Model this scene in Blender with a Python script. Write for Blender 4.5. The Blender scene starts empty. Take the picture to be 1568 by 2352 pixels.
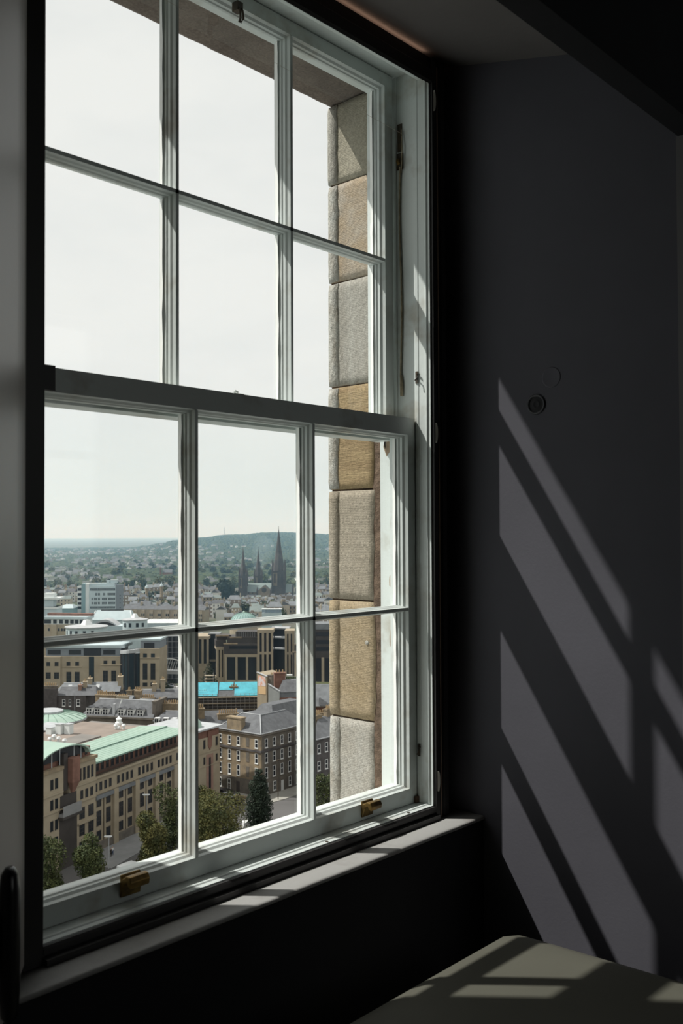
import bpy, bmesh, math, random
from mathutils import Vector, Matrix, noise
random.seed(7)
S = bpy.context.scene
COL = S.collection
PI = math.pi
# ------------------------------------------------------------------ camera, sky, sun, exposure
F = 2288.0                      # focal length in pixels of the 1568x2352 frame
YAW, PITCH, ROLL = math.radians(40.94), math.radians(1.326), math.radians(-0.238)
CAM = Vector((0.0, -1.3, 0.0))  # z = 0 is eye height; everything is raised by LIFT at the end so that the floor is z = 0
LIFT = 1.3
fwd = Vector((math.cos(YAW) * math.cos(PITCH), math.sin(YAW) * math.cos(PITCH), math.sin(PITCH)))
rgt = Vector((math.sin(YAW), -math.cos(YAW), 0)); upv = rgt.cross(fwd)
rgt2 = rgt * math.cos(ROLL) + upv * math.sin(ROLL); up2 = upv * math.cos(ROLL) - rgt * math.sin(ROLL)
cd = bpy.data.cameras.new('camera'); cam = bpy.data.objects.new('camera', cd); COL.objects.link(cam)
cam.matrix_world = Matrix(((rgt2.x, up2.x, -fwd.x, CAM.x), (rgt2.y, up2.y, -fwd.y, CAM.y), (rgt2.z, up2.z, -fwd.z, CAM.z), (0, 0, 0, 1)))
cd.sensor_fit = 'VERTICAL'; cd.sensor_height = 36.0; cd.lens = 36.0 * F / 2352.0
cd.clip_start = 0.02; cd.clip_end = 60000
cd.dof.use_dof = True; cd.dof.focus_distance = 3.6; cd.dof.aperture_fstop = 11.0
S.camera = cam
S.view_settings.view_transform = 'Standard'; S.view_settings.look = 'None'
S.view_settings.gamma = 1.0; S.view_settings.use_curve_mapping = False
S.view_settings.exposure = 0.0
S.cycles.use_denoising = True
S.cycles.max_bounces = 10; S.cycles.diffuse_bounces = 5; S.cycles.transparent_max_bounces = 24; S.cycles.volume_bounces = 1
S.cycles.sample_clamp_indirect = 6.0

W = bpy.data.worlds.new('sky'); S.world = W; W.use_nodes = True
nt = W.node_tree; nt.nodes.clear()
def N(nt, t, **k):
    n = nt.nodes.new(t)
    for a, b in k.items():
        if a == 'i':
            for kk, v in b.items(): n.inputs[kk].default_value = v
        else: setattr(n, a, b)
    return n
wo = N(nt, 'ShaderNodeOutputWorld'); bg = N(nt, 'ShaderNodeBackground'); nt.links.new(bg.outputs[0], wo.inputs[0])
tc = N(nt, 'ShaderNodeTexCoord'); mp = N(nt, 'ShaderNodeMapping'); mp.inputs['Scale'].default_value = (1, 1, 2.6)
nt.links.new(tc.outputs['Generated'], mp.inputs[0])
nz = N(nt, 'ShaderNodeTexNoise', i={'Scale': 3.2, 'Detail': 5.0, 'Roughness': 0.55}); nt.links.new(mp.outputs[0], nz.inputs['Vector'])
cr = N(nt, 'ShaderNodeValToRGB'); cr.color_ramp.elements[0].position = 0.36; cr.color_ramp.elements[1].position = 0.62
cr.color_ramp.elements[0].color = (0.81, 0.82, 0.812, 1); cr.color_ramp.elements[1].color = (0.905, 0.90, 0.875, 1)
nt.links.new(nz.outputs['Fac'], cr.inputs[0])
sx = N(nt, 'ShaderNodeSeparateXYZ'); nt.links.new(tc.outputs['Generated'], sx.inputs[0])
mr = N(nt, 'ShaderNodeMapRange', i={'From Min': 0.0, 'From Max': 0.16, 'To Min': 0.75, 'To Max': 0.0}); nt.links.new(sx.outputs['Z'], mr.inputs['Value'])
mx = N(nt, 'ShaderNodeMix', data_type='RGBA'); mx.inputs['B'].default_value = (0.765, 0.835, 0.79, 1)
nt.links.new(mr.outputs['Result'], mx.inputs['Factor']); nt.links.new(cr.outputs[0], mx.inputs['A']); nt.links.new(mx.outputs['Result'], bg.inputs['Color'])
bg.inputs['Strength'].default_value = 1.06

SUN_DIR = Vector((1.0, -1.29, -1.29 * 1.63))
sl = bpy.data.lights.new('sun', 'SUN'); so = bpy.data.objects.new('sun', sl); COL.objects.link(so)
so.rotation_euler = SUN_DIR.to_track_quat('-Z', 'Y').to_euler(); so.location = (-20, 30, 40)
sl.energy = 4.8; sl.angle = math.radians(0.75); sl.color = (1.0, 0.97, 0.92)

# ------------------------------------------------------------------ helpers
MATS = {}
def mat(name, c, rough=0.8, var=0.0, scale=5.0, c2=None, bump=0.0, bscale=None, stretch=(1, 1, 1), spec=0.3, metal=0.0, detail=4.0, lo=0.35, hi=0.65):
    if name in MATS: return MATS[name]
    m = bpy.data.materials.new(name); m.use_nodes = True; t = m.node_tree; b = t.nodes['Principled BSDF']
    b.inputs['Base Color'].default_value = (*c, 1); b.inputs['Roughness'].default_value = rough
    b.inputs['Specular IOR Level'].default_value = spec; b.inputs['Metallic'].default_value = metal
    if var or c2 or bump:
        tc = N(t, 'ShaderNodeTexCoord'); mp = N(t, 'ShaderNodeMapping'); mp.inputs['Scale'].default_value = stretch
        t.links.new(tc.outputs['Object'], mp.inputs[0])
    if var or c2:
        nz = N(t, 'ShaderNodeTexNoise', i={'Scale': scale, 'Detail': detail, 'Roughness': 0.6}); t.links.new(mp.outputs[0], nz.inputs['Vector'])
        cr = N(t, 'ShaderNodeValToRGB'); cr.color_ramp.elements[0].position = lo; cr.color_ramp.elements[1].position = hi
        a = c2 if c2 else tuple(x * (1 - var) for x in c)
        cr.color_ramp.elements[0].color = (*a, 1); cr.color_ramp.elements[1].color = (*(c if c2 else tuple(min(1, x * (1 + var)) for x in c)), 1)
        t.links.new(nz.outputs['Fac'], cr.inputs[0]); t.links.new(cr.outputs[0], b.inputs['Base Color'])
    if bump:
        n2 = N(t, 'ShaderNodeTexNoise', i={'Scale': bscale or scale * 4, 'Detail': 5.0, 'Roughness': 0.65}); t.links.new(mp.outputs[0], n2.inputs['Vector'])
        bp = N(t, 'ShaderNodeBump', i={'Strength': bump, 'Distance': 0.01}); t.links.new(n2.outputs['Fac'], bp.inputs['Height']); t.links.new(bp.outputs[0], b.inputs['Normal'])
    MATS[name] = m
    return m
def glass(name, tint, gloss=0.05):
    m = bpy.data.materials.new(name); m.use_nodes = True; t = m.node_tree; t.nodes.clear()
    o = N(t, 'ShaderNodeOutputMaterial'); mx = N(t, 'ShaderNodeMixShader'); tr = N(t, 'ShaderNodeBsdfTransparent'); gl = N(t, 'ShaderNodeBsdfGlossy')
    tr.inputs[0].default_value = (*tint, 1); gl.inputs['Roughness'].default_value = 0.02
    lw = N(t, 'ShaderNodeLayerWeight', i={'Blend': 0.5}); pw = N(t, 'ShaderNodeMath', operation='POWER'); pw.inputs[1].default_value = 5.0
    ma = N(t, 'ShaderNodeMath', operation='MULTIPLY_ADD'); ma.inputs[1].default_value = 0.7; ma.inputs[2].default_value = gloss
    t.links.new(lw.outputs['Facing'], pw.inputs[0]); t.links.new(pw.outputs[0], ma.inputs[0]); t.links.new(ma.outputs[0], mx.inputs[0])
    t.links.new(tr.outputs[0], mx.inputs[1]); t.links.new(gl.outputs[0], mx.inputs[2]); t.links.new(mx.outputs[0], o.inputs[0])
    return m

class MB:
    """collects faces; build() links them as ONE mesh object"""
    def __init__(s): s.v = []; s.f = []; s.mi = []; s.cur = 0
    def poly(s, pts, mi=None):
        b = len(s.v); s.v += [tuple(p) for p in pts]; s.f.append(tuple(range(b, b + len(pts)))); s.mi.append(s.cur if mi is None else mi); return s
    def prism(s, bottom, top, mi=None):
        n = len(bottom); b = len(s.v); s.v += [tuple(p) for p in bottom] + [tuple(p) for p in top]; k = s.cur if mi is None else mi
        s.f.append(tuple(range(b + n - 1, b - 1, -1))); s.f.append(tuple(range(b + n, b + 2 * n)))
        for i in range(n): j = (i + 1) % n; s.f.append((b + i, b + j, b + n + j, b + n + i))
        s.mi += [k] * (n + 2); return s
    def box(s, x0, x1, y0, y1, z0, z1, mi=None):
        return s.prism([(x0, y0, z0), (x1, y0, z0), (x1, y1, z0), (x0, y1, z0)], [(x0, y0, z1), (x1, y0, z1), (x1, y1, z1), (x0, y1, z1)], mi)
    def alongx(s, prof, x0, x1, mi=None):   # prof in (y, z)
        return s.prism([(x0, y, z) for y, z in prof], [(x1, y, z) for y, z in prof], mi)
    def alongz(s, prof, z0, z1, mi=None):   # prof in (x, y)
        return s.prism([(x, y, z0) for x, y in prof], [(x, y, z1) for x, y in prof], mi)
    def alongy(s, prof, y0, y1, mi=None):   # prof in (x, z)
        return s.prism([(x, y0, z) for x, z in prof], [(x, y1, z) for x, z in prof], mi)
    def cyl(s, c, r0, r1, z0, z1, n=12, mi=None):
        a = [2 * PI * i / n for i in range(n)]
        return s.prism([(c[0] + r0 * math.cos(t), c[1] + r0 * math.sin(t), z0) for t in a], [(c[0] + r1 * math.cos(t), c[1] + r1 * math.sin(t), z1) for t in a], mi)
    def lathe(s, c, prof, n=20, mi=None):   # prof [(r, z)...]
        for (r0, z0), (r1, z1) in zip(prof, prof[1:]):
            for i in range(n):
                a, b = 2 * PI * i / n, 2 * PI * (i + 1) / n
                q = [(c[0] + r0 * math.cos(a), c[1] + r0 * math.sin(a), z0), (c[0] + r0 * math.cos(b), c[1] + r0 * math.sin(b), z0), (c[0] + r1 * math.cos(b), c[1] + r1 * math.sin(b), z1), (c[0] + r1 * math.cos(a), c[1] + r1 * math.sin(a), z1)]
                if r1 < 1e-6: q = q[:3]
                if r0 < 1e-6: q = [q[0], q[2], q[3]]
                s.poly(q, mi)
        return s
    def tube(s, pts, r, n=6, mi=None):
        pts = [Vector(p) for p in pts]; rings = []
        for i, p in enumerate(pts):
            d = (pts[min(i + 1, len(pts) - 1)] - pts[max(i - 1, 0)]).normalized()
            a = d.cross(Vector((0, 0, 1)) if abs(d.z) < 0.9 else Vector((1, 0, 0))).normalized(); b = d.cross(a)
            rr = r[i] if isinstance(r, (list, tuple)) else r
            rings.append([p + a * rr * math.cos(2 * PI * k / n) + b * rr * math.sin(2 * PI * k / n) for k in range(n)])
        for A, B in zip(rings, rings[1:]):
            for k in range(n): s.poly([A[k], A[(k + 1) % n], B[(k + 1) % n], B[k]], mi)
        s.poly(rings[0][::-1], mi); s.poly(rings[-1], mi); return s
    def mesh(s, name, mats):
        me = bpy.data.meshes.new(name); me.from_pydata(s.v, [], s.f)
        for m in (mats if isinstance(mats, (list, tuple)) else [mats]): me.materials.append(m)
        me.polygons.foreach_set('material_index', s.mi); me.update()
        return me
    def build(s, name, mats, parent=None, smooth=False, fix=True):
        me = s.mesh(name, mats)
        if fix or smooth:
            bm = bmesh.new(); bm.from_mesh(me)
            if smooth: bmesh.ops.remove_doubles(bm, verts=bm.verts, dist=1e-5)
            bmesh.ops.recalc_face_normals(bm, faces=bm.faces); bm.to_mesh(me); bm.free()
        if smooth: me.polygons.foreach_set('use_smooth', [True] * len(me.polygons))
        return link(name, me, parent)
def link(name, me, parent=None):
    o = bpy.data.objects.new(name, me); COL.objects.link(o)
    if parent is not None: o.parent = parent
    return o
def bevel(o, w, seg=2):
    m = o.modifiers.new('bevel', 'BEVEL'); m.width = w; m.segments = seg; m.limit_method = 'ANGLE'; return o
def tag(o, label=None, cat=None, group=None, kind=None):
    for k, v in (('label', label), ('category', cat), ('group', group), ('kind', kind)):
        if v: o[k] = v
    return o
def empty(name, loc=(0, 0, 0), rz=0.0, parent=None):
    o = bpy.data.objects.new(name, None); COL.objects.link(o); o.location = loc; o.rotation_euler = (0, 0, rz); o.empty_display_size = 0.1
    if parent is not None: o.parent = parent
    return o
def copy_tree(o, parent=None):
    c = o.copy(); COL.objects.link(c)
    if parent is not None: c.parent = parent
    for ch in KIDS.get(o.name, []): copy_tree(ch, c)
    return c
KIDS = {}

# ------------------------------------------------------------------ interior materials
white = mat('white_gloss_paint', (0.69, 0.735, 0.715), 0.38, c2=(0.46, 0.44, 0.38), scale=9, lo=0.26, hi=0.46, bump=0.08, bscale=60, spec=0.4)
whiteout = mat('weathered_white_paint', (0.80, 0.80, 0.77), 0.5, c2=(0.52, 0.44, 0.34), scale=14, stretch=(1, 1, 0.25), lo=0.22, hi=0.36, bump=0.15, bscale=80)
trimd = mat('dark_metal_paint', (0.035, 0.033, 0.033), 0.45, spec=0.35)
wallp = mat('dark_slate_wall_paint', (0.091, 0.089, 0.105), 0.75, var=0.08, scale=2.2, bump=0.05, bscale=120, spec=0.25)
wallb = mat('black_shade_paint', (0.025, 0.025, 0.028), 0.8, var=0.1, scale=3, spec=0.2)  # shade of the room-side faces is put into this near-black colour
soffp = mat('warm_grey_plaster', (0.13, 0.118, 0.115), 0.85, var=0.08, scale=3, bump=0.1, bscale=90)
sillp = mat('grey_sill_paint', (0.34, 0.335, 0.325), 0.55, c2=(0.22, 0.2, 0.19), scale=7, lo=0.25, hi=0.45, bump=0.12, bscale=50)
cush = mat('olive_vinyl', (0.100, 0.098, 0.078), 0.6, var=0.07, scale=3.5, bump=0.03, bscale=200, spec=0.3)
brass = mat('tarnished_brass', (0.30, 0.19, 0.06), 0.42, c2=(0.07, 0.05, 0.03), scale=40, lo=0.3, hi=0.6, metal=0.8)
ropem = mat('sash_cord_cotton', (0.30, 0.25, 0.17), 0.9, var=0.3, scale=80)
iron = mat('dark_iron', (0.04, 0.036, 0.032), 0.5, c2=(0.10, 0.07, 0.04), scale=60)
leafp = mat('pale_grey_leaf_paint', (0.36, 0.33, 0.315), 0.42, var=0.05, scale=3, spec=0.5)
blackp = mat('black_plastic', (0.012, 0.012, 0.014), 0.28, spec=0.5)
pane_m = glass('old_window_glass', (0.93, 0.945, 0.935))
floorm = mat('pale_floorboard_wood', (0.34, 0.29, 0.23), 0.6, var=0.15, scale=4, stretch=(1, 8, 1))

# ------------------------------------------------------------------ room shell
XW = 1.80                                  # right reveal wall
def struct(o, label=None): return tag(o, label, None, None, 'structure')
WX0, WX1, WZ0, WZ1 = 0.742, 1.742, -0.60, 1.022   # opening in the window wall
def slab(name, mats, *b):
    mb = MB(); mb.box(*b); return struct(mb.build(name, mats))
slab('wall_right', wallp, XW, XW + 0.25, -0.585, 0.06, -1.3, 1.10)
mb = MB(); mb.box(-0.75, WX0, -0.03, 0.02, -1.3, 1.10); mb.box(WX1 + 0.02, XW, -0.03, 0.02, -0.62, 1.10); mb.box(WX0, WX1 + 0.02, -0.03, 0.02, WZ1 + 0.001, 1.10)
struct(mb.build('wall_window', wallp))
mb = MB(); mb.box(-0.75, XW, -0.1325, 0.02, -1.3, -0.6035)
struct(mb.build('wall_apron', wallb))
slab('wall_left', wallp, -0.9, -0.75, -0.585, 0.06, -1.3, 1.10)
mb = MB(); mb.alongx([(0.02, 1.048), (-0.575, 0.915), (-0.575, 1.14), (0.02, 1.14)], -0.9, XW + 0.25)
struct(mb.build('ceiling_soffit', soffp))
slab('wall_header', wallb, -3.0, 4.2, -0.62, -0.5755, 0.735, 1.7)
slab('wall_room_right_pier', wallb, XW + 0.004, 4.2, -0.62, -0.586, -1.3, 0.735)
slab('wall_room_left_pier', wallb, -3.0, -0.75, -0.62, -0.586, -1.3, 0.735)
slab('trim_1', mat('grey_corner_bead', (0.15, 0.145, 0.15), 0.5), XW - 0.012, XW + 0.003, -0.615, -0.572, -1.3, 0.7348)
slab('floor', floorm, -3.0, 4.2, -4.2, -0.02, -1.36, -1.3)
slab('ceiling', wallb, -3.0, 4.2, -4.2, -0.62, 1.7, 1.76)
mb = MB(); mb.box(-3.0, 2.1, -4.3, -4.2, -1.3, 1.7); mb.box(2.1, 4.0, -4.3, -4.2, -1.3, -.4); mb.box(2.1, 4.0, -4.3, -4.2, 1.45, 1.7); mb.box(4.0, 4.2, -4.3, -4.2, -1.3, 1.7)
struct(mb.build('wall_back', wallb))
w2 = struct(empty('added_fill_window', (3.05, -4.25, -.4)), 'unseen sash window added in the far wall to light the room')  # unseen window added behind the camera to brighten the room-facing frames
mb = MB(); mb.box(-.95, -.87, -.03, .03, 0, 1.85); mb.box(.87, .95, -.03, .03, 0, 1.85); mb.box(-.87, .87, -.03, .03, 0, .09); mb.box(-.87, .87, -.03, .03, 1.77, 1.85); mb.box(-.87, .87, -.03, .03, .90, .95); mb.box(-.02, .02, -.02, .02, .09, .90); mb.box(-.02, .02, -.02, .02, .95, 1.77); mb.build('frame', white, w2)
for x0, x1 in ((-.87, -.02), (.02, .87)):
    for z0, z1 in ((.09, .90), (.95, 1.77)): mb = MB(); mb.poly([(x0, 0, z0), (x1, 0, z0), (x1, 0, z1), (x0, 0, z1)]); mb.build('pane', pane_m, w2)
slab('wall_room_left', wallb, -3.1, -3.0, -4.2, -0.62, -1.3, 1.7)
slab('wall_room_right', wallb, 4.2, 4.3, -4.2, -0.62, -1.3, 1.7)
# sill board, worn along its front edge
mb = MB(); n = 60; top = []
for i in range(n + 1):
    x = -0.75 + (XW + 0.75) * i / n; top.append((x, -0.136 + 0.0022 * noise.noise(Vector((x * 9, 0, 0)))))
for (xa, ya), (xb, yb) in zip(top, top[1:]):
    prof = lambda y: [(y + 0.006, -0.6030), (y + 0.0005, -0.6022), (y - 0.0002, -0.5995), (y + 0.0012, -0.5966), (y + 0.004, -0.5953), (y + 0.008, -0.595), (-0.05, -0.595), (-0.05, -0.6030)]
    A, B = prof(ya), prof(yb)
    for k in range(len(A)): j = (k + 1) % len(A); mb.poly([(xa, *A[k]), (xa, *A[j]), (xb, *B[j]), (xb, *B[k])])
struct(mb.build('sill', sillp, smooth=True), 'grey painted window sill board with worn front edge')

# ------------------------------------------------------------------ the sash window
win = struct(empty('window_1', (1.25, 0, WZ0)), 'white twelve pane sliding sash window over the city')
OFF = Vector((-1.25, 0, -WZ0))
def wpart(mb, name, m, parent=None, smooth=False):
    o = mb.build(name, m, win if parent is None else parent, smooth)
    if parent is None: o.location = OFF
    return o
def bar_prof(c, y0, w=0.008):    # glazing bar section, c = centre, stepped ovolo towards the room
    return [(c - w * .5, y0 + .018), (c - w, y0 + .002), (c - w, y0 - .005), (c - w * .78, y0 - .0075), (c - w * .78, y0 - .0135), (c - w * .5, y0 - .0175), (c - w * .42, y0 - .025),
            (c + w * .42, y0 - .025), (c + w * .5, y0 - .0175), (c + w * .78, y0 - .0135), (c + w * .78, y0 - .0075), (c + w, y0 - .005), (c + w, y0 + .002), (c + w * .5, y0 + .018)]
def edge_prof(e, s, outer, y0):  # stile or rail section: e glass edge, s outward sign, outer edge
    return [(e, y0 + .002), (e, y0 - .005), (e + s * .002, y0 - .0075), (e + s * .002, y0 - .0135), (e + s * .0055, y0 - .0175), (e + s * .007, y0 - .025), (outer, y0 - .025), (outer, y0 + .02), (e + s * .002, y0 + .02)]
def sash(name, y0, xl, xr, oxl, oxr, zb, zt, ozb, ozt, vx, hz, lab):
    root = empty(name, OFF, 0, win); tag(root, lab)
    mb = MB(); mb.alongz(edge_prof(xl, -1, oxl, y0), ozb, ozt); wpart(mb, 'stile', white, root)
    mb = MB(); mb.alongz(edge_prof(xr, 1, oxr, y0), ozb, ozt); wpart(mb, 'stile', white, root)
    sw = lambda p: [(y, x) for x, y in p]
    mb = MB(); mb.alongx(sw(edge_prof(zt, 1, ozt, y0)), xl - .007, xr + .007); wpart(mb, 'rail', white, root)
    mb = MB(); mb.alongx(sw(edge_prof(zb, -1, ozb, y0)), xl - .007, xr + .007); wpart(mb, 'rail', white, root)
    for x in vx: mb = MB(); mb.alongz(bar_prof(x, y0), zb - .006, zt + .006); wpart(mb, 'glazing_bar', white, root)
    mb = MB(); mb.alongx(sw(bar_prof(hz, y0)), xl - .006, xr + .006); wpart(mb, 'glazing_bar', white, root)
    ex = [xl - .002] + list(vx) + [xr + .002]; ez = [zb - .002, hz, zt + .002]
    for a, b in zip(ex, ex[1:]):
        for c, d in zip(ez, ez[1:]):
            mb = MB(); mb.poly([(a, y0, c), (b, y0, c), (b, y0, d), (a, y0, d)]); wpart(mb, 'pane', pane_m, root)
    # weathered putty fillets outside, uneven along the glass
    mb = MB()
    for xs in [(xl, 1)] + [(x + .008, 1) for x in vx] + [(x - .008, -1) for x in vx] + [(xr, -1)]:
        for c, d in ((zb, hz - .008), (hz + .008, zt)):
            m = 14
            for k in range(m):
                za, zc = c + (d - c) * k / m, c + (d - c) * (k + 1) / m
                wa = .003 + .0022 * noise.noise(Vector((za * 31, xs[0] * 7, y0))); wb = .003 + .0022 * noise.noise(Vector((zc * 31, xs[0] * 7, y0)))
                mb.poly([(xs[0] + xs[1] * wa, y0 + .0015, za), (xs[0] + xs[1] * wb, y0 + .0015, zc), (xs[0] - xs[1] * .002, y0 + .014, zc), (xs[0] - xs[1] * .002, y0 + .014, za)])
    o = wpart(mb, 'putty', whiteout, root); o['kind'] = 'stuff'
    return root
lower = sash('lower_sash', 0.0, .818, 1.678, .778, 1.7095, -.527, .205, -.566, .248, (1.100, 1.390), -.157, 'lower sash of six panes with brass lifts')
upper = sash('upper_sash', 0.05, .815, 1.668, .778, 1.702, .235, .965, .203, .999, (1.1005, 1.3845), .592, 'upper sash of six panes set behind the lower one')
# box frame: pulley stiles, head, outside lining
mb = MB(); mb.box(1.7125, 1.742, -.065, .072, -.60, 1.02); wpart(mb, 'pulley_stile', white)
mb = MB(); mb.box(.742, .768, -.065, .072, -.60, 1.02); wpart(mb, 'pulley_stile', white)
mb = MB(); mb.box(.768, 1.7125, -.050, .072, 1.001, 1.022); wpart(mb, 'head_lining', white)
mb = MB(); mb.box(.768, 1.7125, -.02, .0735, -.60, -.567); wpart(mb, 'cill_lining', whiteout)
mb = MB(); mb.box(1.7075, 1.712, .0205, .0245, -.567, 1.0); wpart(mb, 'parting_bead', white)
sb = [(1.7125, -.0262), (1.7105, -.0272), (1.7105, -.034), (1.7118, -.0365), (1.7118, -.052), (1.7095, -.0545), (1.7095, -.0575), (1.7125, -.0605)]
mb = MB(); mb.alongz(sb, -.566, 1.0); wpart(mb, 'staff_bead', white)
mb = MB(); mb.alongx([(-.0262, -.5664), (-.048, -.5672), (-.050, -.5655), (-.054, -.5652), (-.056, -.5672), (-.0645, -.568), (-.0655, -.572), (-.0655, -.580), (-.0262, -.580)], .7682, 1.7123); wpart(mb, 'window_board', white)
mb = MB(); mb.alongx([(-.0262, 1.0008), (-.0262, .988), (-.033, .984), (-.036, .978), (-.050, .9735), (-.050, 1.0008)], .7682, 1.7123); wpart(mb, 'head_bead', white)
# flaked bare patches on the sunlit outside lining
flake = mat('bare_timber', (0.34, 0.25, 0.17), 0.8, var=0.2, scale=60)
for (yc, zc, h, w) in ((.052, .193, .018, .010), (.058, .235, .05, .003), (.040, -.222, .024, .008), (.045, -.100, .014, .003)):
    mb = MB(); pts = []
    for k in range(9):
        a = 2 * PI * k / 9; r = 1 + .35 * noise.noise(Vector((k * 1.7, zc * 40, 0)))
        pts.append((1.7117, yc + w * r * math.cos(a), zc + h * r * math.sin(a)))
    mb.prism(pts, [(x + .001, y, z) for x, y, z in pts]); wpart(mb, 'flaked_paint_patch', flake)
# dark secondary-glazing surround
mb = MB(); mb.alongz([(1.7430, -.0305), (1.7430, -.0655), (1.7165, -.0655), (1.7165, -.071), (1.726, -.0735), (1.731, -.0735), (1.732, -.070), (1.742, -.070), (1.7435, -.0745), (1.757, -.0745), (1.757, -.0305)], -.594, 1.0185); wpart(mb, 'inner_trim', trimd)
mb = MB(); mb.alongz([(1.7290, -.0732), (1.7290, -.0752), (1.7297, -.0758), (1.7306, -.0752), (1.7306, -.0732)], -.594, 1.0); wpart(mb, 'trim_highlight_bead', mat('bead_highlight_brown', (0.20, 0.14, 0.11), .5))  # paler brown bead added so a highlight line shows along the trim
mb = MB(); mb.alongz([(.7415, -.0305), (.7415, -.066), (.7805, -.066), (.7805, -.0725), (.705, -.0725), (.705, -.0305)], -.594, 1.0185); wpart(mb, 'inner_trim', trimd)
mb = MB(); mb.alongx([(-.030, -.5805), (-.0660, -.5805), (-.0660, -.570), (-.0705, -.570), (-.0735, -.5735), (-.0735, -.580), (-.070, -.581), (-.070, -.5835), (-.0755, -.585), (-.082, -.5855), (-.082, -.5945), (-.030, -.5945)], .781, 1.716); wpart(mb, 'inner_trim', trimd)
mb = MB(); mb.alongx([(-.0305, 1.0225), (-.0505, 1.0225), (-.0505, .976), (-.066, .962), (-.0705, .967), (-.0705, .990), (-.0665, .9945), (-.0665, 1.0185), (-.0505, 1.0185)], .781, 1.7162); wpart(mb, 'inner_trim', trimd)
glowm = bpy.data.materials.new('added_warm_glow'); glowm.use_nodes = True
glowm.node_tree.nodes['Principled BSDF'].inputs['Emission Color'].default_value = (1.0, 0.66, 0.46, 1); glowm.node_tree.nodes['Principled BSDF'].inputs['Emission Strength'].default_value = 3.0
mb = MB(); mb.box(.80, 1.705, -.0625, -.0545, 1.0188, 1.0202); wpart(mb, 'added_glow_strip', glowm)  # hidden glowing strip added to produce the warm wash on the soffit
mb = MB(); mb.box(.7808, .8025, -.0655, -.0575, .207, .243); wpart(mb, 'stop_block', trimd)
clipm = mat('pale_clip_glint', (0.55, 0.53, 0.48), 0.35)  # pale colour stands in for the bright reflection on each hinge
for zc, h in ((.215, .021), (-.517, .021), (.925, .022)):
    mb = MB()
    for k in range(10):
        a0, a1 = PI * k / 10, PI * (k + 1) / 10
        za, zb_ = zc - h * math.cos(a0), zc - h * math.cos(a1); wa, wb = .0042 * math.sin(a0), .0042 * math.sin(a1)
        mb.poly([(1.7195, -.0720, za), (1.7195, -.0720, zb_), (1.7195 + wb, -.0755, zb_), (1.7195 + wa, -.0755, za)])
        mb.poly([(1.7195 + wb, -.0755, zb_), (1.7195 + wa, -.0755, za), (1.7195 + 3 * wa, -.0720, za), (1.7195 + 3 * wb, -.0720, zb_)])
    wpart(mb, 'hinge_clip', clipm)
# sash lifts: brass hooks on the bottom rail
def lift(x, z, s=1.0):
    mb = MB()
    w = .017 * s
    prof = [(-.0252, .016), (-.0285, .016), (-.031, .011), (-.041, .017), (-.049, .016), (-.053, .009), (-.051, .000), (-.045, .003), (-.043, .008), (-.034, .002), (-.030, -.010), (-.0285, -.016), (-.0252, -.016)]
    mb.alongx([(y, z + q * s) for y, q in prof], x - w, x + w)
    o = wpart(mb, 'sash_lift', brass, lower); bevel(o, .002, 2)
    mb = MB()
    for dx in (-.010, .010): mb.lathe((x + dx, 0), [(0, 0), (.0025, 0)], 6)
    return o
lift(1.541, -.5435); lift(.963, -.540, 1.1)
mb = MB(); mb.box(1.228, 1.242, .010, .0245, .955, .972); mb.tube([(1.232, .016, .972), (1.232, .008, .955), (1.232, .006, .940), (1.234, .012, .934)], .0022); mb.tube([(1.239, .016, .972), (1.239, .008, .955), (1.239, .006, .940), (1.237, .012, .934)], .0022)
wpart(mb, 'sash_hook', iron, upper)
mb = MB(); mb.box(1.198, 1.222, -.012, .006, .2482, .2515); mb.tube([(1.204, -.004, .2515), (1.206, -.006, .256), (1.214, -.004, .2545)], .002); wpart(mb, 'sash_fastener', white, lower)
# pulley, cord and stops on the right pulley stile
mb = MB(); mb.box(1.7105, 1.7122, .006, .018, .835, .895); wpart(mb, 'pulley_slot', iron)
mb = MB(); mb.lathe((0, 0), [(0, -.003), (.008, -.003), (.005, 0), (.008, .003), (0, .003)], 16)
pu = wpart(mb, 'sash_pulley', brass, win, True); pu.location = OFF + Vector((1.710, .012, .812)); pu.rotation_euler = (PI / 2, 0, 0)
mb = MB(); mb.box(1.7085, 1.7122, .004, .0185, .795, .83); wpart(mb, 'pulley_plate', iron)
pts = [(1.7085, .0095 + .0022 * math.sin(t * 7), .80 - t * .46) for t in [i / 40 for i in range(41)]]
mb = MB(); mb.tube(pts, .0021, 6); wpart(mb, 'sash_cord', ropem, None, True)
mb = MB(); mb.tube([(1.708, .005, .88), (1.705, .001, .84), (1.706, .003, .80), (1.7085, .007, .785)], .0013, 6); mb.tube([(1.708, .009, .345), (1.708, .008, .325), (1.708, .008, .300)], [.0028, .004, .0035], 8); wpart(mb, 'cord_end', ropem, None, True)
for zc in (.336, -.456):
    mb = MB(); mb.box(1.7085, 1.7120, -.0345, -.0285, zc - .013, zc + .013); mb.tube([(1.709, -.033, zc - .004), (1.703, -.036, zc - .002), (1.6995, -.0345, zc - .008)], .0018, 6); mb.tube([(1.709, -.034, zc + .006), (1.705, -.037, zc + .008)], .0022, 6)
    wpart(mb, 'sash_stop', iron)
mb = MB(); mb.box(1.6985, 1.7105, -.031, -.0256, -.5655, -.553); wpart(mb, 'corner_block', mat('rusty_brown', (0.10, 0.06, 0.04), 0.8))
for x in (1.384, 1.634): mb = MB(); mb.lathe((x, -.060), [(0, -.5668), (.0032, -.5668), (.0020, -.5695)], 8); wpart(mb, 'screw_hole', iron)
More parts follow.
